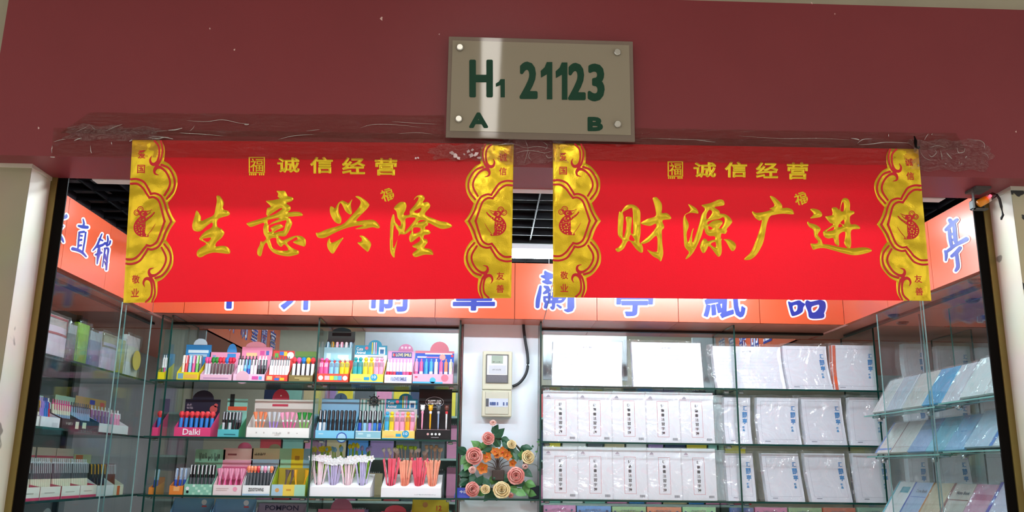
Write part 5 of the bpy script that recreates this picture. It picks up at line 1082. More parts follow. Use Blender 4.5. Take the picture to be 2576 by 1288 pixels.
def packet(x0, x1, yt, sh, label, style='logo', Yf=4.085, stripe=None, seed=0, lean=.07, h=None, zb=None, w=None, group='wrapped white paper packets'):
    zb = SZ[sh]+.0005 if zb is None else zb
    ym = proj((PY((x0+x1)/2, 1000, Yf)[0], Yf, zb))[1]
    X0, X1 = PY(x0, ym, Yf)[0], PY(x1, ym, Yf)[0]; w = X1-X0; h = PY((x0+x1)/2, yt, Yf+.03)[2]-zb if h is None else h
    o = empty('paper_packet', ((X0+X1)/2, Yf, zb), label, 'paper', group); T = .042
    rr = random.Random(seed); bow = rr.uniform(.006, .016); sx = rr.uniform(-.010, -.002); ph = [rr.uniform(0, 6) for _ in range(6)]
    def f(x, z_, y=0.):   # slab slumping back with a slight S
        t = z_/h
        return (x+sx*t+.004*sin(3*t+ph[0]), y+lean*z_+bow*sin(pi*t), z_)
    b = MB(); n = 10
    vs = []
    for j in range(n+1):
        z_ = h*j/n
        for x, y in ((-w/2+.006, 0), (w/2-.004, 0), (w/2-.004, T), (-w/2+.006, T)): vs.append(f(x, z_, y))
    fs = [(j*4+k, j*4+(k+1) % 4, (j+1)*4+(k+1) % 4, (j+1)*4+k) for j in range(n) for k in range(4)]+[(3, 2, 1, 0), (n*4, n*4+1, n*4+2, n*4+3)]
    b.add(vs, fs); b.build('paper_stack', M_paper, o, world=False)
    def quad(b, a, c, e, g_, y=-.0008): 
        m = max(1, int((g_-e)/h*n)); 
        for j in range(m):
            z0_, z1_ = e+(g_-e)*j/m, e+(g_-e)*(j+1)/m; b.add([f(a, z0_, y), f(c, z0_, y), f(c, z1_, y), f(a, z1_, y)], [(0, 1, 2, 3)])
    if style == 'logo':
        b = MB(); t = .0007; a0, a1, e0, e1 = -w/2+.022, w/2-.018, h*.10, h*.92
        for q in ((a0, a0+t, e0, e1), (a1-t, a1, e0, e1), (a0, a1, e0, e0+t), (a0, a1, e1-t, e1)): quad(b, *q)
        for j in range(7): quad(b, a0+.008+j*.004*w*4, a0+.014+j*.004*w*4, h*.06, h*.075)
        b.build('printed_border', mat('9a9cae', .5), o, world=False)
        b = MB(); cx = w/2-.030
        for ch, zc, s in (('汇', .77, .0110), ('蘭', .63, .0140), ('亭', .49, .0125)):
            v, F = fit(ch, cx-s*.85, cx+s*.85, h*zc-s, h*zc+s, .03); b.add([f(p[0], p[1], -.0008) for p in v], F)
        b.build('blue_lettering', mat('2488cc', .4), o, world=False)
        b = MB()
        for ch, zc in (('紙', .36), ('品', .30)):
            v, F = fit(ch, cx-.013, cx-.002, h*zc-.0055, h*zc+.0055, .05); b.add([f(p[0], p[1], -.0008) for p in v], F)
        b.build('blue_lettering', mat('2590cc', .4), o, world=False)
    else:
        b = MB(); v, F = fit('~3', -.022, .022, h*.865, h*.865+.007, 0); b.add([f(p[0], p[1], -.0008) for p in v], F)
        for j in range(1, 9): quad(b, -w/2+.02, w/2-.02, h*(.80-.08*j), h*(.80-.08*j)+.0003)
        b.build('printed_lines', mat('b9bbc8', .5), o, world=False)
    if stripe:
        b = MB(); v = []
        for j in range(n+1):
            for x, y in ((-w/2+.0055, .004), (-w/2+.0055, .030)): v.append(f(x-.0006, h*j/n, y))
        b.add(v, [(2*j, 2*j+2, 2*j+3, 2*j+1) for j in range(n)])
        for j in range(n): pass
        quad(b, -w/2+.007, -w/2+.022, 0.001, h*.99, -.0009); b.build('orange_stripe', mat(stripe, .4), o, world=False)
    # loose clear wrapping: front, left side and a crumpled top
    def g(u, v):
        z_ = v*(h+.012); a = (u-.5)*(w+.034)-.007
        edge = max(0, abs(u-.5)*2-.86)/.14
        y = -.0042-.003*sin(6*u+7*v+ph[1])*sin(5*v-4*u+ph[2])-.0015*sin(19*u+ph[3]+9*v)+edge*.030+.004*edge*sin(31*v+ph[3])
        p = f(a*(1-.012*edge), min(z_, h*1.05), y); return (p[0]+.003*edge*sin(14*v+ph[4]), p[1], p[2]+.002*sin(12*u+ph[5]))
    MB().grid(g, 20, 26).build('plastic_wrap', M_wrap, o, world=False, smooth=True)
packet(1388, 1570, 861, 0, 'large blank white paper packet, leftmost on the top shelf right of the pillar', 'line', seed=1, Yf=4.09)
packet(1590, 1772, 863, 0, 'large blank white paper packet left of the glass divider on the top shelf', 'line', seed=2, Yf=4.09)
packet(1801, 1979, 873, 0, 'large blank white paper packet just right of the glass divider on the top shelf', 'line', seed=3, Yf=4.09)
packet(1982, 2097, 872, 0, 'wrapped paper packet with blue logo, right of the blank packets', 'logo', seed=4)
packet(2101, 2216, 870, 0, 'wrapped paper packet with orange stripes on its left edge', 'logo', seed=5, stripe='e0603a')
packet(2287, 2352, 866, 0, 'wrapped paper packet seen behind the upper notebook rack, left one', 'logo', seed=6, Yf=4.1)
packet(2372, 2462, 872, 0, 'wrapped paper packet seen behind the upper notebook rack, middle one', 'logo', seed=7, Yf=4.1)
packet(2478, 2570, 876, 0, 'wrapped paper packet seen behind the upper notebook rack, right one', 'line', seed=8, Yf=4.1)
for i, (a, c) in enumerate(((1826, 1898), (1911, 2021), (2027, 2134), (2145, 2240), (2292, 2352), (2372, 2458), (2484, 2566))):
    packet(a, c, 1001, 1, ['narrow wrapped packet just right of the glass divider on the second shelf', 'wrapped packet with blue logo, second from the divider on the second shelf', 'wrapped packet with blue logo, third from the divider on the second shelf', 'wrapped packet with blue logo, fourth from the divider on the second shelf',
           'wrapped packet between the upper and middle notebook racks, left one', 'wrapped packet between the upper and middle notebook racks, middle one', 'wrapped packet between the upper and middle notebook racks, right one'][i], 'logo', seed=20+i, Yf=4.085 if i < 4 else 4.1)
for i, (a, c) in enumerate(((1829, 1905), (1927, 2026), (2038, 2146), (2158, 2252), (2296, 2352), (2372, 2458), (2484, 2566))):
    packet(a, c, 1141, 2, ['narrow wrapped packet just right of the glass divider on the third shelf', 'wrapped packet with blue logo, second from the divider on the third shelf', 'wrapped packet with blue logo, third from the divider on the third shelf', 'wrapped packet with blue logo, fourth from the divider on the third shelf',
           'wrapped packet between the middle and lower notebook racks, left one', 'wrapped packet between the middle and lower notebook racks, middle one', 'wrapped packet between the middle and lower notebook racks, right one'][i], 'logo', seed=40+i, Yf=4.085 if i < 4 else 4.1)
# thin pads standing between the books and the divider
for sh, nm in ((1, 'second'), (2, 'third')):
    X0 = PY(1799, 1050, 4.12)[0]; o = empty('paper_pad', (X0, 4.14, SZ[sh]+.0005), f'pale wrapped pad beside the last practice book on the {nm} shelf', 'paper', None, RX(-.04))
    MB().bbox(0, .045, 0, .02, 0, .225, .002).build('paper_stack', mat('c9d6d6', .5), o, world=False)
    MB().grid(lambda u, v: (-.002+.049*u, -.003-.001*sin(9*v+5*u), .226*v), 3, 12).build('plastic_wrap', M_wrap, o, world=False, smooth=True)
# wrapped exercise books on the bottom shelf
for i, (a, c, yt, col, nm) in enumerate(((1368, 1450, 1270, 'd08ac0', 'pink'), (1452, 1539, 1272, '5a9ce0', 'blue'), (1541, 1627, 1274, '9cc890', 'green'), (1629, 1716, 1275, 'e08a60', 'orange'), (1719, 1803, 1275, 'a0d8a0', 'pale green'),
      (1838, 1898, 1277, '3a5a98', 'dark blue'), (1901, 1983, 1276, 'd880a8', 'rose'), (1986, 2070, 1277, '9cb888', 'olive green'), (2073, 2155, 1277, 'c86848', 'brick orange'), (2160, 2240, 1277, '88b098', 'grey green'))):
    Yf = 4.085; X0, X1 = PY(a, 1280, Yf)[0], PY(c, 1280, Yf)[0]; w = X1-X0-.002; zb = SZ[3]+.0005; h = PY(a, yt, Yf+.01)[2]-zb
    o = empty('exercise_book', (X0, Yf, zb), f'{nm} exercise book top on the bottom shelf '+('right of the pillar' if i < 5 else 'right of the glass divider'), 'book', 'exercise books on the bottom shelf', RX(-.04))
    MB().bbox(0, w, 0, .022, 0, h, .0015).build('book_block', mat(col, .45), o, world=False)
    v, f = fit('~14', w*.25, w*.7, h-.020, h-.013); MB().add([(p[0], -.0008, p[1]) for p in v], f).build('title', mat('5a6a7a', .5), o, world=False)
    b = MB()
    for cx, r in ((w*.08, .005), (w*.88, .006)): b.add([(cx+r*cos(q*pi/4), -.0008, h-.022+r*sin(q*pi/4)) for q in range(8)], [tuple(range(8))])
    b.build('cover_mark', mat('3a5a8a', .5), o, world=False)['kind'] = 'stuff'
    MB().grid(lambda u, v: (w*u, -.003-.0012*sin(8*u+6*v+i)-.001*sin(21*u), .75*h+v*(h*.25+.004+.002*sin(13*u+i))), 10, 5).build('plastic_wrap', M_wrap, o, world=False, smooth=True)

# ================================================================== tilted racks of notebooks on the right
XB, XT = 1.70, 1.797
def rack(zb, zt, label, books, Ye=3.86):
    run, rise = XT-XB, zt-zb; L = sqrt(run*run+rise*rise); ez = Vector((run, 0, rise))/L; ex = Vector((0, -1, 0)); ey = ez.cross(ex)
    R4 = Matrix(((ex.x, ey.x, ez.x, 0), (ex.y, ey.y, ez.y, 0), (ex.z, ey.z, ez.z, 0), (0, 0, 0, 1)))
    o = empty('notebook_rack', (XB, 3.3, zb), label, 'rack')
    for (y0, y1, dz) in ((3.24, Ye, 0.), (2.78, 3.215, .008)):
        gb = MB(); gbox(gb, 0, y1-y0, .016, .021, -.012, L*.92)
        Mx = Matrix.Translation((XB, y1, zb+dz)) @ R4; gb.v = [tuple(Mx @ Vector(v)) for v in gb.v]
        gb.build('tilted_glass', [M_glass, M_edgel], o)
        gb = MB(); gbox(gb, XB-.028, XB+.035, y0, y1, zb+dz-.016, zb+dz-.011); gb.build('ledge', [M_glass, M_edgel], o)
        MB().box(XB-.030, XB-.026, y0, y1, zb+dz-.016, zb+dz-.011).build('ledge_lip', [M_edgel], o)
        for yy in (y0+.10, y1-.09):
            b = MB(); b.lathe([(.006, -.010), (.012, -.006), (.012, .004), (.006, .008)], 12, Matrix.Translation((XB+.0, yy, zb+dz-.030))); b.build('chrome_clip', M_chrome, o, smooth=True)
            b = MB(); b.tube([(XB, yy, zb+dz-.028), (XB+.10, yy+.004, zb+dz-.006)], .0035, 6); b.build('support_rod', M_chrome, o)
    y = Ye-.01
    for i, (wd, col, lb, ex_) in enumerate(books):
        bo = empty('notebook', (0, 0, 0), lb, 'notebook', 'notebooks on the tilted racks'); dz = .008 if y < 3.22 else 0
        bo.matrix_basis = Matrix.Translation((XB+.001, y, zb+dz+.001)) @ R4
        MB().bbox(0, wd-.004, 0, .011, .003, L, .0015).build('notebook_block', mat(col, .4, 0, .5, .03), bo, world=False)
        for (a, c, e, g_, cc) in ex_:
            MB().add([(a*wd, -.0006, e*L+.003), (min(c*wd, wd-.005), -.0006, e*L+.003), (min(c*wd, wd-.005), -.0006, g_*L), (a*wd, -.0006, g_*L)], [(0, 1, 2, 3)]).build('cover_band', mat(cc, .4), bo, world=False)
        if 'Note' in lb:
            v, f = fit('Note Book', wd*.35, wd*.9, L*.72, L*.80, .02); MB().add([(p[0], -.0012, p[1]) for p in v], f).build('title', mat('3a3a50', .4), bo, world=False)
        MB().grid(lambda u, v: (wd*u*.98-.001, -.0035-.001*sin(9*u+6*v+i)*sin(7*v+i), .002+L*1.01*v), 6, 8).build('plastic_wrap', M_wrap, bo, world=False, smooth=True)
        y -= wd
rack(1.758, 1.902, 'upper tilted glass rack of notebooks on the right side', [(.13, 'd3d8d6', 'pale grey notebook at the far end of the upper rack', ((.45, .5, .2, .8, 'bfc4c6'),)), (.15, 'c8cedb', 'blue grey notebook second from the far end of the upper rack', ((.9, .99, 0, 1, 'eeeef2'),)), (.165, 'd8d3ce', 'beige notebook left of the light blue one on the upper rack', ((.05, .95, .55, .62, 'e6e2de'),)),
     (.15, '52b0e2', 'light blue notebook on the upper rack', ()), (.13, 'e4e0ea', 'pale lilac notebook right of the light blue one on the upper rack', ((.3, .34, 0, 1, 'f2f0f4'),)), (.16, 'e8ecee', 'white notebook near the front of the upper rack', ()), (.17, 'e6e9ea', 'white notebook nearest the jamb on the upper rack', ((.1, .2, 0, 1, 'd0d8da'),))])
rack(1.586, 1.717, 'middle tilted glass rack of notebooks on the right side', [(.14, 'dedbd2', 'cream notebook with blue edge at the far end of the middle rack', ((0, .1, 0, 1, '4a82d0'), (0, 1, .08, .16, '5a8cd4'))), (.15, 'e4dcd6', 'cream notebook with a red line on the middle rack', ((.0, .05, 0, 1, 'a86a68'), (.1, 1, .15, .18, 'd8a0a0'))), (.15, '9cb4de', 'pale blue grey notebook in the middle rack', ((0, 1, .65, .8, '8a9cb8'),)),
     (.14, '86cbe4', 'pale turquoise notebook in the middle rack', ((0, 1, .7, .9, '7ab4cc'),)), (.14, '96c4ea', 'pale sky blue notebook with small title in the middle rack', ((.3, .6, .5, .54, '5a9ad0'),)), (.16, 'c0d8ee', 'whitish blue notebook near the front of the middle rack', ()), (.17, 'd8e4ee', 'white notebook with blue edge nearest the jamb on the middle rack', ((.0, .12, 0, 1, '3a86d8'),))])
rack(1.325, 1.470, 'lower tilted glass rack of notebooks on the right side', [(.145, 'e0e4e2', 'white notebook with turquoise edge on the lower rack', ((0, .1, 0, 1, '28b0c0'), (.4, .9, .68, .86, '38a0b0'))), (.155, 'b4c4e4', 'blue Note Book on the lower rack', ((.02, .1, 0, 1, '3a62c0'), (.15, 1, .58, .61, '3a5ab8'))), (.155, 'dcc4a4', 'tan notebook with orange edge on the lower rack', ((.0, .08, 0, 1, 'd88a40'),)), (.16, 'd8c8bc', 'beige Note Book with a maroon band on the lower rack', ((.02, .12, 0, 1, 'a86a62'), (.15, 1, .56, .6, '9a5048'))),
     (.15, 'e0a4bc', 'pink notebook on the lower rack', ((.1, .9, .6, .75, 'cc7a98'),)), (.16, 'd8d0e8', 'white and purple notebook nearest the jamb on the lower rack', ((0, .12, 0, 1, '5a48b0'),))])

# ================================================================== left side cabinet goods
def side_M(y, sh, x=-1.545): return Matrix.Translation((x, y, SZ[sh]+.0005)) @ RZ(pi/2)
SEQ.clear()
def sb(desc, short, sh, y0, y1, th, ch, fc, cc, pens, **k):
    M = side_M(y0, sh); w = y1-y0-.002
    display_box(M, desc, w, .11, th, ch, fc, cc, **k); place_pens(M, short, w, .11, th, ch, pens)
G_ = lambda n, c, L=.105, r=.005, kind='click': [(kind, c, L, r)]*n
sb('white pen box of red and white pens beside the left jamb', 'white box beside the left jamb', 1, 3.03, 3.19, .034, .145, 'ece4e2', 'd9cdb8', G_(4, ('f2f2f4', 'e04048', 'f2f2f4', 'f2a0c0'))+G_(2, ('f2f2f4', 'd02848', 'f2f2f4', 'f2f2f4'))+G_(3, ('8a6a9a', 'e04048', 'c8ccd2', 'f2f2f4')), cmarks=((.6, .68, .7, .95, '5a5850'), (.3, .55, .8, .84, 'b8a890')), marks=((.25, .6, .3, .5, 'c0b4b8'),))
sb('white pen box of purple and blue pens with a black header', 'white box with black header', 1, 3.20, 3.345, .036, .125, 'eeeaf0', '2c2024', G_(2, ('a98adf', 'a98adf', 'f2f2f4', 'f2f2f4'))+G_(2, ('e8e0c8', '6a5a28', 'f2f2f4', 'f2b020'))+G_(2, ('a98adf', 'a98adf', 'f2f2f4', 'a98adf'))+G_(2, ('2a7fd0', '2a7fd0', 'f2f2f4', '2550b8'))+G_(1, ('d02848', 'd02848', 'f2f2f4', 'f2f2f4')), cmarks=((.2, .42, .78, .92, 'b0a8a8'), (.2, .42, .72, .76, 'd05a70'), (-9+.75, .018, .85, 0, 'e8e8e4')), marks=((.05, .2, .5, .9, 'f4f4f6'), (.6, .9, .1, .5, 'd8d4dc')))
sb('dark brown pen box of grey blue pens', 'dark brown box', 1, 3.36, 3.51, .038, .128, '4a2c30', '4f5350', G_(8, ('93aac8', 'e8e0c8', 'c8ccd2', 'e85a9a')), text=(('~5', .2, .6, .4, .7, 'd8d0c8'),), marks=((.75, .95, .1, .8, 'e8e0c8'),), cmarks=((.1, .4, .6, .95, 'a8bab4'),))
sb('dark green pen box of grey green pens', 'dark green box', 1, 3.515, 3.685, .038, .135, '24383a', '9cb4a0', G_(9, ('93aac8', '93aac8', 'c8ccd2', '54585e')), marks=((.1, .3, .2, .8, 'c8d8b8'),))
sb('white pen box of mauve and pink pens with a tan header', 'white box with tan header', 1, 3.69, 3.99, .036, .145, 'f0eeee', 'b8925a', G_(2, ('2550b8', '8a6a9a', 'c8ccd2', 'c8ccd2'))+G_(4, ('8a6a9a', '8a6a9a', 'c8ccd2', 'c8ccd2'))+G_(3, ('f2a0c0', 'f2a0c0', 'f2f2f4', 'f2f2f4'), .10, .007), cmarks=((.45, .62, .82, .95, '3a4aa0'), (.8, .95, .8, .92, 'd05a58')))
sb('white pen box of black pens beside the left jamb', 'white box of black pens', 2, 2.94, 3.112, .042, .09, 'e6eaec', '3a2c2c', G_(11, ('181a1e', '181a1e', 'd02848', '181a1e'), .13, .0055, 'cap'), marks=((.3, .45, .4, .5, '8a9098'), (.68, .76, .3, .9, 'e09070')))
GP4 = lambda n: G_(n, ('e8e0c8', '54585e', 'e8e0c8', 'c8ccd2'), .142, .0052)
for i, (a, c) in enumerate(((3.118, 3.262), (3.266, 3.42), (3.43, 3.583), (3.587, 3.735))):
    nm = ['nearest', 'second', 'third', 'farthest'][i]
    sb(f'cream and pink box of grey and cream pens, {nm} of four', f'cream and pink box, {nm} of four', 2, a, c, .045, .185, 'ece6dc', 'd6cdba', GP4(10 if i < 2 else 9), sc='c8385a', marks=((0, 1, 0, .2, 'd83a68'), (.2, .7, .5, .56, 'b0a8a0')), cmarks=((0, 1, .80, .84, 'd0506a'),), raise_side=.15)
sb('white box of black and amber pens on the left third shelf', 'white box of black and amber pens', 2, 3.74, 3.905, .042, .165, 'e8ecec', 'c8d0a0', G_(5, ('181a1e', '181a1e', 'f2b020', 'f2b020'), .125, .006, 'cap'), cmarks=((.1, .5, .6, .98, 'd8683a'),))
sb('pale box of dark brown pens on the left third shelf', 'pale box of dark brown pens', 2, 3.91, 4.01, .042, .160, 'dfe0c8', 'a8acb0', G_(6, ('6a3a30', '6a3a30', 'c8ccd2', '6a3a30'), .125, .006, 'cap'), marks=((.3, .6, 0, .9, 'd8683a'),))
label_pens()
for i, (y, col) in enumerate(((2.93, '8a8a92'), (3.16, 'b8c0c4'), (3.42, 'b0b8bc'))):
    M = side_M(y, 3, -1.56); display_box(M, ['grey', 'pale', 'silver'][i]+' round-topped box on the left bottom shelf', .11, .05, .12, .17, col, col, dome=(.5, .045, .05, col), raise_side=.5)
# hanging bags and packs on the left top shelf
def bag(y0, y1, h, cols, label, x=-1.575, band=None, bulge=.012, seed=0, name='wrapped_pack'):
    M = side_M(y0, 0, x); w = y1-y0; o = empty(name, (0, 0, 0), label, 'packaged goods', 'wrapped goods on the left top shelf'); o.matrix_basis = M
    m = [mat(c, .4, 0, .5, .05) for c in cols]
    b = MB(); n = 8; K = len(cols)
    def P(u, v, s): e = 4*u*(1-u)*4*v*(1-v); return (w*u, .03+s*(.008+bulge*e), .001+h*v)
    for s in (-1, 1): b.grid(lambda u, v: P(u, v, s), n, n)
    fm = [min(K-1, int((f_//n)/n*K)) for f_ in range(n*n)]; b.m = fm+fm
    b.add([P(u, 1, s) for u in (0, 1) for s in (-1, 1)], [(0, 1, 3, 2)], K-1); b.add([P(0, v, s) for v in (0, 1) for s in (-1, 1)], [(0, 1, 3, 2)]); b.add([P(1, v, s) for v in (0, 1) for s in (-1, 1)], [(0, 1, 3, 2)])
    b.build('pack_body', m, o, world=False, smooth=False)
    if band:
        MB().add([P(.03, band[0], -1), P(.97, band[0], -1), P(.97, band[1], -1), P(.03, band[1], -1)], [(0, 1, 2, 3)]); bb = MB()
        for (a, c, e, f_) in ((.03, .97, band[0], band[0]+.05), (.03, .97, band[1]-.05, band[1]), (.03, .07, band[0], band[1]), (.93, .97, band[0], band[1])):
            bb.grid(lambda u, v: (lambda q: (q[0], q[1]-.0015, q[2]))(P(a+(c-a)*u, e+(f_-e)*v, -1)), 6, 2)
        bb.build('zip_band', mat(band[2], .4), o, world=False)
    ph = seed*1.7
    MB().grid(lambda u, v: (w*(1.06*u-.03), .03-.012-bulge*4*u*(1-u)*4*v*(1-v)-.003-.003*sin(9*u+ph)*sin(8*v+ph)-.0015*sin(23*u+11*v), .001+h*1.05*v), 14, 14).build('plastic_wrap', M_wrap, o, world=False, smooth=True)
bag(3.0, 3.165, .185, ['6ab0e0', '4a7ee0', 'eec8e0', 'f0d0ea'], 'white and blue pack beside the left jamb on the top shelf', seed=1)
bag(3.17, 3.235, .168, ['f0a890', 'ec70b8', 'e848a8'], 'pink pack with a white heart on the left top shelf', seed=2)
bag(3.24, 3.42, .162, ['f6e4f0', 'f4d8ea', 'c9b8b4'], 'clear zip pouch with a red rim on the left top shelf', band=(.55, .98, 'c05058'), seed=3)
bag(3.425, 3.50, .15, ['4a5058', '6a7074', 'a8acb0'], 'dark clear pack with white contents on the left top shelf', seed=4)
bag(3.505, 3.61, .168, ['7aa818', '8cb428', '9cc840'], 'leaf green pack on the left top shelf', seed=5)
bag(3.615, 3.73, .152, ['70709a', '8688a4', 'b0b4bc'], 'grey clear pack right of the green pack', seed=6)
bag(3.735, 3.90, .165, ['ecd4ec', 'd4c4d8', 'c4b89c'], 'pale pouch with a beige flap on the left top shelf', band=(.62, .98, 'a08870'), seed=7)
bag(3.905, 3.985, .16, ['a0ac40', 'b0b860', 'c0bc80'], 'olive green pack on the left top shelf', seed=8)
bag(3.99, 4.15, .192, ['eef0f0', 'eee6cc', 'f4dcdc'], 'white pack with a yellow lemon print on the left top shelf', seed=9)
lo = [o for o in COL.objects if o.name.startswith('wrapped_pack') and o.parent is None][-1]
b = MB(); b.add([(.080+.048*cos(q*pi/8), -.002, .085+.045*sin(q*pi/8)) for q in range(16)], [tuple(range(16))]); b.build('round_print', mat('e0c050', .4), lo, world=False)
# ================================================================== electricity meter box, conduit
Yp = 4.1755
def rectP(x0, x1, y0, y1, Y):
    a, c = PY(x0, y1, Y), PY(x1, y0, Y); return a[0], c[0], a[2], c[2]
X0, X1, Z0, Z1 = rectP(1211, 1289, 884, 1048, 4.13)
mt = empty('meter_box', ((X0+X1)/2, Yp, Z0), 'cream electricity meter box with a breaker window on the white pillar', 'meter')
m_mb = mat('cfcdb8', .45, 0, .4, .02); m_mb2 = mat('c4c3b2', .4)
zm = PY(1250, 981, 4.13)[2]
MB().bbox(X0, X1, 4.13, Yp, zm+.001, Z1, .004).build('meter_housing', m_mb, mt)
MB().bbox(X0, X1, 4.13, Yp, Z0, zm-.001, .004).build('breaker_housing', m_mb, mt)
a, c, e, g_ = rectP(1222, 1279, 892, 963, 4.128)
t = .004; b = MB(); b.box(a, a+t, 4.125, 4.131, e, g_).box(c-t, c, 4.125, 4.131, e, g_).box(a+t, c-t, 4.125, 4.131, e, e+t).box(a+t, c-t, 4.125, 4.131, g_-t, g_)
b.build('window_frame', mat('5d605e', .35), mt)
MB().box(a+t, c-t, 4.1275, 4.1295, e+t, g_-t).build('meter_face', mat('e4e8ec', .4), mt)
q = g_-e; w = c-a
MB().box(a+w*.24, c-w*.24, 4.1265, 4.1275, e+q*.68, g_-t*1.6).build('meter_display', mat('9fb0a2', .25), mt)
MB().box(a+w*.12, c-w*.10, 4.1265, 4.1275, e+q*.32, e+q*.62).build('meter_label', mat('c6cad2', .4), mt)
MB().box(a+t, c-t, 4.1262, 4.1275, e+t, e+q*.28).build('terminal_cover', mat('6c6e74', .3, var=.25, vs=300), mt)
v, f = fit('~8', a+w*.28, c-w*.32, e+q*.44, e+q*.49); MB().add([(p[0], 4.1260, p[1]) for p in v], f).build('label_lettering', mat('70747c', .5), mt)
v, f = fit('~6', a+w*.3, c-w*.3, e+q*.715, e+q*.75); MB().add([(p[0], 4.1260, p[1]) for p in v], f).build('display_lettering', mat('3c423c', .5), mt)
a, c, e, g_ = rectP(1220, 1280, 986, 1042, 4.128); w = c-a; q = g_-e
MB().bbox(a, c, 4.1265, 4.131, e, g_, .002).build('breaker_cover', m_mb2, mt)
MB().box(a+w*.03, c-w*.03, 4.1258, 4.1266, e+q*.33, e+q*.70).build('breaker_strip', mat('c9d2e2', .35), mt)
MB().box(a+w*.03, a+w*.15, 4.1250, 4.1258, e+q*.34, e+q*.69).build('breaker_block', mat('50545a', .4), mt)
for k_ in (.20, .27, .33, .39, .50, .76, .90):
    MB().bbox(a+w*k_, a+w*(k_+.055), 4.1235, 4.1257, e+q*.40, e+q*.54, .0008).build('breaker_switch', mat('4a5f92', .4), mt)
pts = [(1317, 812), (1318, 832), (1322, 862), (1327, 892), (1328, 915), (1325, 935), (1316, 953), (1303, 966), (1289, 972)]
b = MB(); b.tube([PY(x, y, 4.158) for x, y in [tuple(p[:2]) for p in catmull(pts, False, 4)]], .0068, 8)
cb = b.build('conduit', mat('1c2026', .5), None, org=Vector(PY(1289, 972, 4.158).tolist()), smooth=True); tag(cb, 'black cable conduit curving down the white pillar to the meter box', 'cable')
b = MB(); b.tube([PY(1393, 700, 3.97), PY(1380, 760, 3.972), PY(1366, 812, 3.985)], .0016, 5)
cb = b.build('wire', mat('20282a', .4), None, org=Vector(PY(1380, 760, 3.97).tolist())); tag(cb, 'thin dark wire slanting across the blue character between the banners', 'cable')

# ================================================================== wreath of artificial roses
wr = empty('flower_wreath', PY(1255, 1250, 4.10), 'wreath of pink and cream artificial roses standing on the glass shelf', 'wreath')
Yw = 4.105
def W3(px, py, dy=0.): return Vector(PY(px, py, Yw+dy).tolist())
b = MB(); cpx, cpy, rp = 1253, 1168, 66
b.tube([W3(cpx+rp*cos(a*pi/16), cpy+rp*sin(a*pi/16), .012+.004*sin(a*3)) for a in range(33)], .005, 6)
b.tube([W3(cpx+(rp+4)*cos(a*pi/16), cpy+(rp-3)*sin(a*pi/16), .02+.004*cos(a*4)) for a in range(33)], .0035, 5)
b.build('twig_ring', mat('3a3a26', .7), wr)
def leaf_mesh(dark):
    b = MB(); n = 7; vs = []
    for i in range(n+1):
        t = i/n; hw = .36*sin(pi*min(1, t**.75))*(1-.25*t); z_ = -.18*t*t
        for s in (-1, -.5, 0, .5, 1): vs.append((s*hw, .16*abs(s)*hw+z_*.6+.02*sin(9*t)*s, t))
    b.add(vs, [(i*5+k, i*5+k+1, (i+1)*5+k+1, (i+1)*5+k) for i in range(n) for k in range(4)])
    b.tube([(0, .012, -.14), (0, .008, 0), (0, .006, .5)], [.015, .013, .008], 4, 1)
    return b.mesh('leaf', [mat('1f5238' if dark else '5c9450', .45, 0, .5, .3, 3), mat('3c6a3a', .5)], smooth=False)
LM = [leaf_mesh(True), leaf_mesh(False)]
Vz = Vector((0, 0, 1))
leaves = [(1244, 1084, 60, 0), (1252, 1094, 45, 0), (1268, 1106, -30, 0), (1252, 1116, 130, 0), (1272, 1118, -20, 0), (1232, 1132, 200, 0), (1240, 1128, 150, 0), (1204, 1122, 150, 1), (1214, 1126, 60, 1), (1166, 1136, 150, 0), (1170, 1152, 240, 1), (1176, 1166, 250, 1), (1174, 1188, 200, 0), (1190, 1200, 250, 0), (1170, 1210, 215, 0), (1180, 1206, 170, 0), (1288, 1126, -60, 0), (1290, 1134, 240, 0), (1316, 1130, 30, 0), (1322, 1126, -10, 0), (1294, 1148, 120, 1), (1310, 1150, 80, 1), (1300, 1140, -90, 0), (1322, 1186, -40, 0), (1330, 1216, -20, 1), (1322, 1222, -70, 1), (1258, 1206, 170, 0), (1264, 1204, 10, 0), (1240, 1210, 70, 1), (1226, 1216, 130, 0), (1232, 1244, 230, 0), (1236, 1242, -50, 0), (1286, 1222, 20, 0), (1304, 1236, -30, 1), (1296, 1232, 160, 1), (1332, 1240, -15, 1), (1312, 1214, 210, 0), (1214, 1236, 200, 1), (1172, 1226, 240, 0), (1204, 1214, 60, 0), (1200, 1132, 250, 0), (1278, 1214, 100, 0), (1280, 1126, 30, 0)]
rl = random.Random(4)
for i, (px, py, an, lt) in enumerate(leaves):
    p = W3(px, py, rl.uniform(-.012, .012)); a = radians(an); L = rl.uniform(.050, .064)
    d = Vector((cos(a), rl.uniform(-.35, .1), sin(a))).normalized(); nrm = Vector((rl.uniform(-.3, .3), -1, rl.uniform(-.2, .4)))
    xx = d.cross(nrm).normalized(); yy = d.cross(xx)
    R4 = Matrix(((xx.x, yy.x, d.x), (xx.y, yy.y, d.y), (xx.z, yy.z, d.z))).to_4x4()
    o = link('leaf', LM[lt], wr); o.matrix_local = Matrix.Translation(p-wr.matrix_basis.translation-d*L*.3) @ R4 @ Matrix.Scale(L, 4)
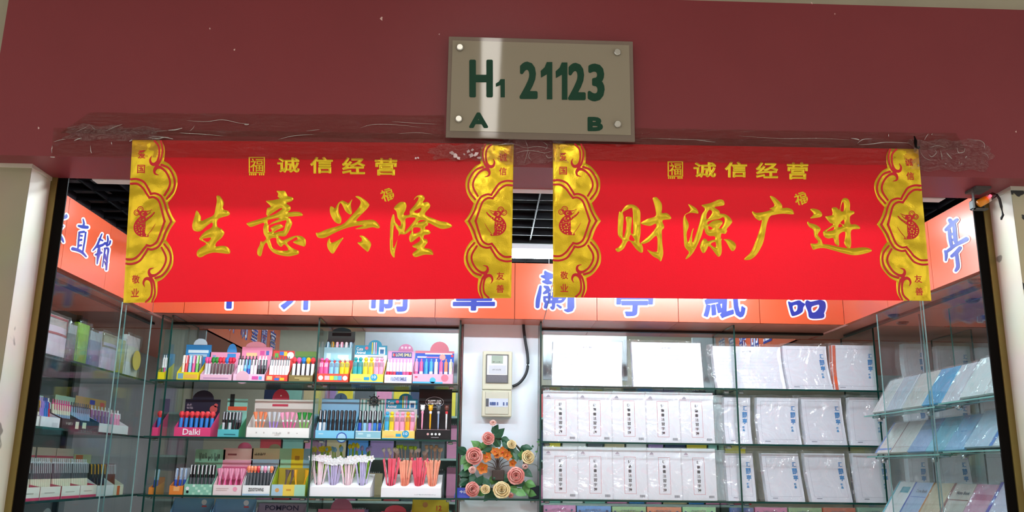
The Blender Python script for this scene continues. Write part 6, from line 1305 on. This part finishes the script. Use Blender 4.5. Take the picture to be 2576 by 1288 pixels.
def rose_mesh(c1, c2, open_=1.0):
    b = MB(); rr = random.Random(hash(c1) % 97)
    for ring, (n, r0, r1, z0_, z1_, mi) in enumerate(((3, .05, .16, .15, .72, 1), (4, .10, .30, .12, .74, 1), (5, .16, .48, .08, .70, 0), (5, .26, .74, .04, .60, 0), (5, .34, 1.0, 0, .46, 0))):
        for k in range(n):
            a0 = 2*pi*k/n+ring*.7; sp = 2*pi/n*.86; vs = []
            for j in range(4):
                t = j/3; r = (r0+(r1-r0)*t**.8)*(.55+.45*open_ if ring > 2 else 1); z_ = z0_+(z1_-z0_)*sin(t*pi*.55)/sin(pi*.55)
                for i in range(5):
                    s = (i/4-.5)*2; a = a0+s*sp*(.80+.20*sin(pi*min(t+.1, 1))); cr = r*(1-.10*s*s*t)+.03*s*t
                    vs.append((cr*cos(a), cr*sin(a), z_-.05*s*s*t+.05*s*(.3+t)-(.10*(t > .8))*(ring > 1)+.01*sin(5*i+k)))
            b.add(vs, [(j*5+i, j*5+i+1, (j+1)*5+i+1, (j+1)*5+i) for j in range(3) for i in range(4)], (mi+k+(ring > 2)) % 2)
    b.lathe([(.05, -.1), (.2, 0), (.34, .10)], 8, None, 2)
    return b.mesh('rose', [mat(c1, .55, 0, .3, .08, 4), mat(c2, .55, 0, .3, .08, 4), mat('3c6a3a', .6)], smooth=False)
RM = {'p': rose_mesh('e8a49a', 'd88078'), 'c': rose_mesh('ecd9a8', 'dcc088'), 'l': rose_mesh('f0cac0', 'e4aca0', .5), 'k': rose_mesh('f0d2cc', 'e8b8b0', .4)}
for px, py, r, k, dx, dz in ((1240, 1064, 10, 'l', 0, .55), (1228, 1103, 15, 'p', .15, .1), (1193, 1147, 20, 'p', .0, 0), (1188, 1182, 11, 'l', .1, .2), (1188, 1231, 17, 'p', .3, .1), (1221, 1231, 11, 'c', 0, .3), (1262, 1233, 20, 'c', 0, .35), (1298, 1197, 20, 'p', 0, .05), (1321, 1173, 10, 'k', .2, -.4), (1328, 1150, 16, 'c', .35, .2), (1287, 1118, 11, 'c', .1, .4), (1285, 1246, 6, 'p', 0, -.2)):
    d = Vector((dx, -1, dz)).normalized(); R4 = d.to_track_quat('Z', 'Y').to_matrix().to_4x4(); s = r*.00188
    o = link('rose', RM[k], wr); o.matrix_local = Matrix.Translation(W3(px, py, -.022)-wr.matrix_basis.translation-d*s*.3) @ R4 @ RZ(px*.7) @ Matrix.Scale(s*1.08, 4)
    if k == 'c': o['label'] = 'cream rose'
    elif k == 'p': o['label'] = 'pink rose'
b = MB()
for k in range(5):
    a = 2*pi*k/5; vs = []
    for j in range(4):
        t = j/3; w_ = .50*sin(pi*min(.93, t*.8+.12))
        for s in (-1, 0, 1): vs.append((t*cos(a)-s*w_*sin(a), t*sin(a)+s*w_*cos(a), .28*t*t-.10*(1-abs(s))))
    b.add(vs, [(j*3+i, j*3+i+1, (j+1)*3+i+1, (j+1)*3+i) for j in range(3) for i in range(2)], 0)
b.lathe([(.06, -.05), (.16, .1), (.12, .28), (.04, .32)], 7, None, 1)
OM = b.mesh('orchid', [mat('c8701c', .5, 0, .4, .3, 3), mat('e8402a', .5)])
for px, py, r, dx, dz in ((1224, 1150, 15, -.2, .1), (1214, 1178, 16, -.1, -.1), (1245, 1136, 12, 0, .4), (1264, 1138, 15, .1, .2), (1276, 1146, 13, .3, 0), (1289, 1165, 11, .3, -.2), (1250, 1146, 9, 0, .2)):
    d = Vector((dx, -1, dz)).normalized(); o = link('orchid', OM, wr)
    o.matrix_local = Matrix.Translation(W3(px, py, -.012)-wr.matrix_basis.translation) @ d.to_track_quat('Z', 'Y').to_matrix().to_4x4() @ RZ(px*.9) @ Matrix.Scale(r*.00188*.9, 4)
m_tw = mat('3a2c26', .7, var=.3, vs=60)
a, c, e, g_ = rectP(1237, 1269, 1182, 1209, 4.10)
b = MB(); b.bbox(a, c, 4.09, 4.13, e, g_, .004).build('wooden_block', m_tw, wr)
for k, (dx, dy) in enumerate(((-34, -26), (-30, -12), (-20, -34), (-10, -40), (-3, -42), (3, -42), (9, -40), (18, -34), (28, -26), (36, -16))):
    b = MB(); b.tube([W3(1252+dx*.08, 1184, 0), W3(1252+dx*.35, 1184+dy*.65, .004), W3(1252+dx, 1184+dy, .006)], [.0022, .0018, .0010], 5); b.build('twig', m_tw, wr)
b = MB(); b.tube([W3(1239, 1072, 0), W3(1236, 1084, 0), W3(1244, 1098, .006), W3(1255, 1120, .010)], .0018, 5); b.build('stem', mat('3c6a3a', .5), wr)
# sprig at the right
b = MB(); b.tube([W3(1322, 1176, 0), W3(1336, 1160, 0), W3(1348, 1148, -.01), W3(1353, 1125, -.01), W3(1357, 1112, -.01)], .0011, 4)
b.tube([W3(1330, 1168, 0), W3(1345, 1168, 0), W3(1353, 1174, 0), W3(1354, 1184, 0)], .0010, 4); b.build('sprig_stem', mat('6a7a60', .6), wr)
for k, (px, py) in enumerate(((1340, 1126), (1350, 1112), (1358, 1116), (1352, 1134), (1360, 1108), (1356, 1122), (1353, 1182))):
    o = link('leaf', LM[k % 2], wr); o.matrix_local = Matrix.Translation(W3(px, py, -.008)-wr.matrix_basis.translation) @ RX(-.8) @ RYm(k*1.3) @ Matrix.Scale(.017, 4)
# blue tent card on the wreath shelf
tc_ = empty('tent_card', PY(1160, 1250, 4.09), 'small dark blue card with white characters at the left end of the wreath shelf', 'card')
a, c, e, g_ = rectP(1142, 1182, 1227, 1250, 4.09); e = 1.3755
b = MB(); b.add([(a, 4.07, e), (c, 4.07, e), (c-.004, 4.095, g_), (a+.010, 4.095, g_), (c, 4.12, e), (a, 4.12, e)], [(0, 1, 2, 3), (3, 2, 4, 5)]).build('card', mat('22309a', .35), tc_)
v, f = fit('今日', a+.024, c-.016, e+.020, e+.032, .02); MB().add([(p[0], 4.069+(p[1]-e)*.025/(g_-e), p[1]) for p in v], f).build('lettering', mat('e6ecf4', .5), tc_)
bb_ = empty('counter_box', PY(1345, 1250, 4.13), 'dark box at the right end of the wreath shelf behind the leaves', 'box')
a, c, e, g_ = rectP(1330, 1357, 1222, 1250, 4.12); MB().bbox(a, c, 4.12, 4.165, 1.3755, g_, .003).build('box_body', mat('222c3c', .4), bb_)
# steel post and pink strip between the shelves and the pillar
p_ = empty('shop_post', (-.100, 4.25, 1.0), 'slim bright metal post between the pen shelves and the white pillar', 'post')
MB().bbox(-.102, -.094, 4.20, 4.24, 1.0, ZF-.002, .002).build('post', M_chrome, p_)
MB().box(-.1045, -.1025, 4.18, 4.30, 1.30, 1.72).build('pink_strip', mat('d05a78', .5), p_)

# ================================================================== the room behind the shelves
sg = signboard('signboard', 'far orange signboard with blue characters behind the upper left pen shelf', [(-1.40, 4.50), (-1.40, 4.9), (-1.40, 5.3), (-1.40, 5.7), (-1.40, 6.1)])
for k, ch in enumerate('中外制筆蘭亭'):
    y0_ = 4.62+k*.24; v, f = fit(ch, 0, .15, ZF+.05, ZT-.05, .05); v2, f2 = fit(ch, 0, .15, ZF+.05, ZT-.05, .0)
    MB().add([(-1.3985, y0_+p[0], p[1]) for p in v], f).build('character_outline', m_wo, sg); MB().add([(-1.3975, y0_+p[0], p[1]) for p in v2], f2).build('character', m_blue, sg)
sg = signboard('signboard', 'far orange signboard with blue characters behind the upper right paper shelf', [(1.62, 6.1), (1.62, 5.7), (1.62, 5.3), (1.62, 4.9), (1.62, 4.50)])
for k, ch in enumerate('蘭亭紙品直銷'):
    y0_ = 5.98-k*.24; v, f = fit(ch, 0, .15, ZF+.05, ZT-.05, .05); v2, f2 = fit(ch, 0, .15, ZF+.05, ZT-.05, .0)
    MB().add([(1.6185, y0_-p[0], p[1]) for p in v], f).build('character_outline', m_wo, sg); MB().add([(1.6175, y0_-p[0], p[1]) for p in v2], f2).build('character', m_blue, sg)
struct('trim_5', MB().box(-2.1, -1.402, 4.5, 6.1, ZF, ZF+.012), m_sof); struct('trim_6', MB().box(1.622, 2.96, 4.5, 6.1, ZF, ZF+.012), m_sof)
def board(px0, px1, py0, py1, Y, col, label):
    a, c, e, g_ = rectP(px0, px1, py0, py1, Y); o = empty('board', ((a+c)/2, Y, e), label, 'board'); MB().bbox(a, c, Y, Y+.012, e, g_, .002).build('panel', mat(col, .5), o, world=True)
    for x in (a+.03, c-.03): MB().box(x-.0012, x+.0012, Y+.004, Y+.007, g_, 2.605).build('hanging_rod', M_alu, o)
board(912, 1153, 839, 960, 4.56, 'd4dfe8', 'large white board behind the pen shelf left of the pillar')
board(1366, 1577, 846, 955, 4.56, 'dde8ee', 'large white board behind the white packets right of the pillar')
board(1745, 1800, 850, 975, 4.60, 'cfe0e4', 'narrow pale board behind the glass divider on the right')
board(402, 520, 829, 960, 4.52, 'b9d2da', 'pale blue board in the left corner behind the yellow pen boxes')
rk = empty('shelf_rack', (.1, 5.45, 0), 'far rack of hanging stationery behind the glass shelves', 'rack')
MB().box(-1.35, 1.60, 5.60, 5.62, .8, 2.02).build('back_board', mat('aebfb8', .5), rk)
for z_ in (1.06, 1.31, 1.56, 1.81): MB().box(-1.35, 1.60, 5.40, 5.60, z_-.012, z_).build('shelf', mat('9fb8b0', .3), rk)
rg = random.Random(21); names = {'d8c840': 'yellow', '4a8ac8': 'blue', 'd890b0': 'pink', 'e8e6e0': 'white', '8ac0b0': 'mint', 'c84a50': 'red', '2c3a58': 'navy', 'c8b890': 'tan', '9a80b0': 'purple', '5a6064': 'grey'}
nmesh = {}; cnt = {}
for ri, (z_, rn_) in enumerate(((1.81, 'top'), (1.56, 'second'), (1.31, 'third'), (1.06, 'bottom'))):
    x = -1.33
    while x < 1.5:
        w_ = rg.choice((.10, .13, .15)); col = rg.choice(list(names)); h_ = rg.choice((.16, .18, .20))
        k = (w_, col, h_)
        if k not in nmesh:
            b = MB(); b.bbox(0, w_-.008, 0, .018, 0, h_, .002, 0)
            for i in range(int((w_-.02)/.012)): b.box(.010+i*.012, .015+i*.012, -.002, .012, h_, h_+.008, 1)
            nmesh[k] = b.mesh('spiral_notebook', [mat(col, .45, var=.12, vs=25), mat('d8dade', .4)])
        o = link('spiral_notebook', nmesh[k]); o.location = (x, 5.48, z_+.0005); o.rotation_euler = (-.06, 0, 0)
        q = (rn_, names[col]); cnt[q] = cnt.get(q, 0)+1
        tag(o, f'{ORD[cnt[q]-1]} {names[col]} notebook from the left in the {rn_} row of the far rack', 'notebook', 'notebooks on the far rack'); x += w_+.004
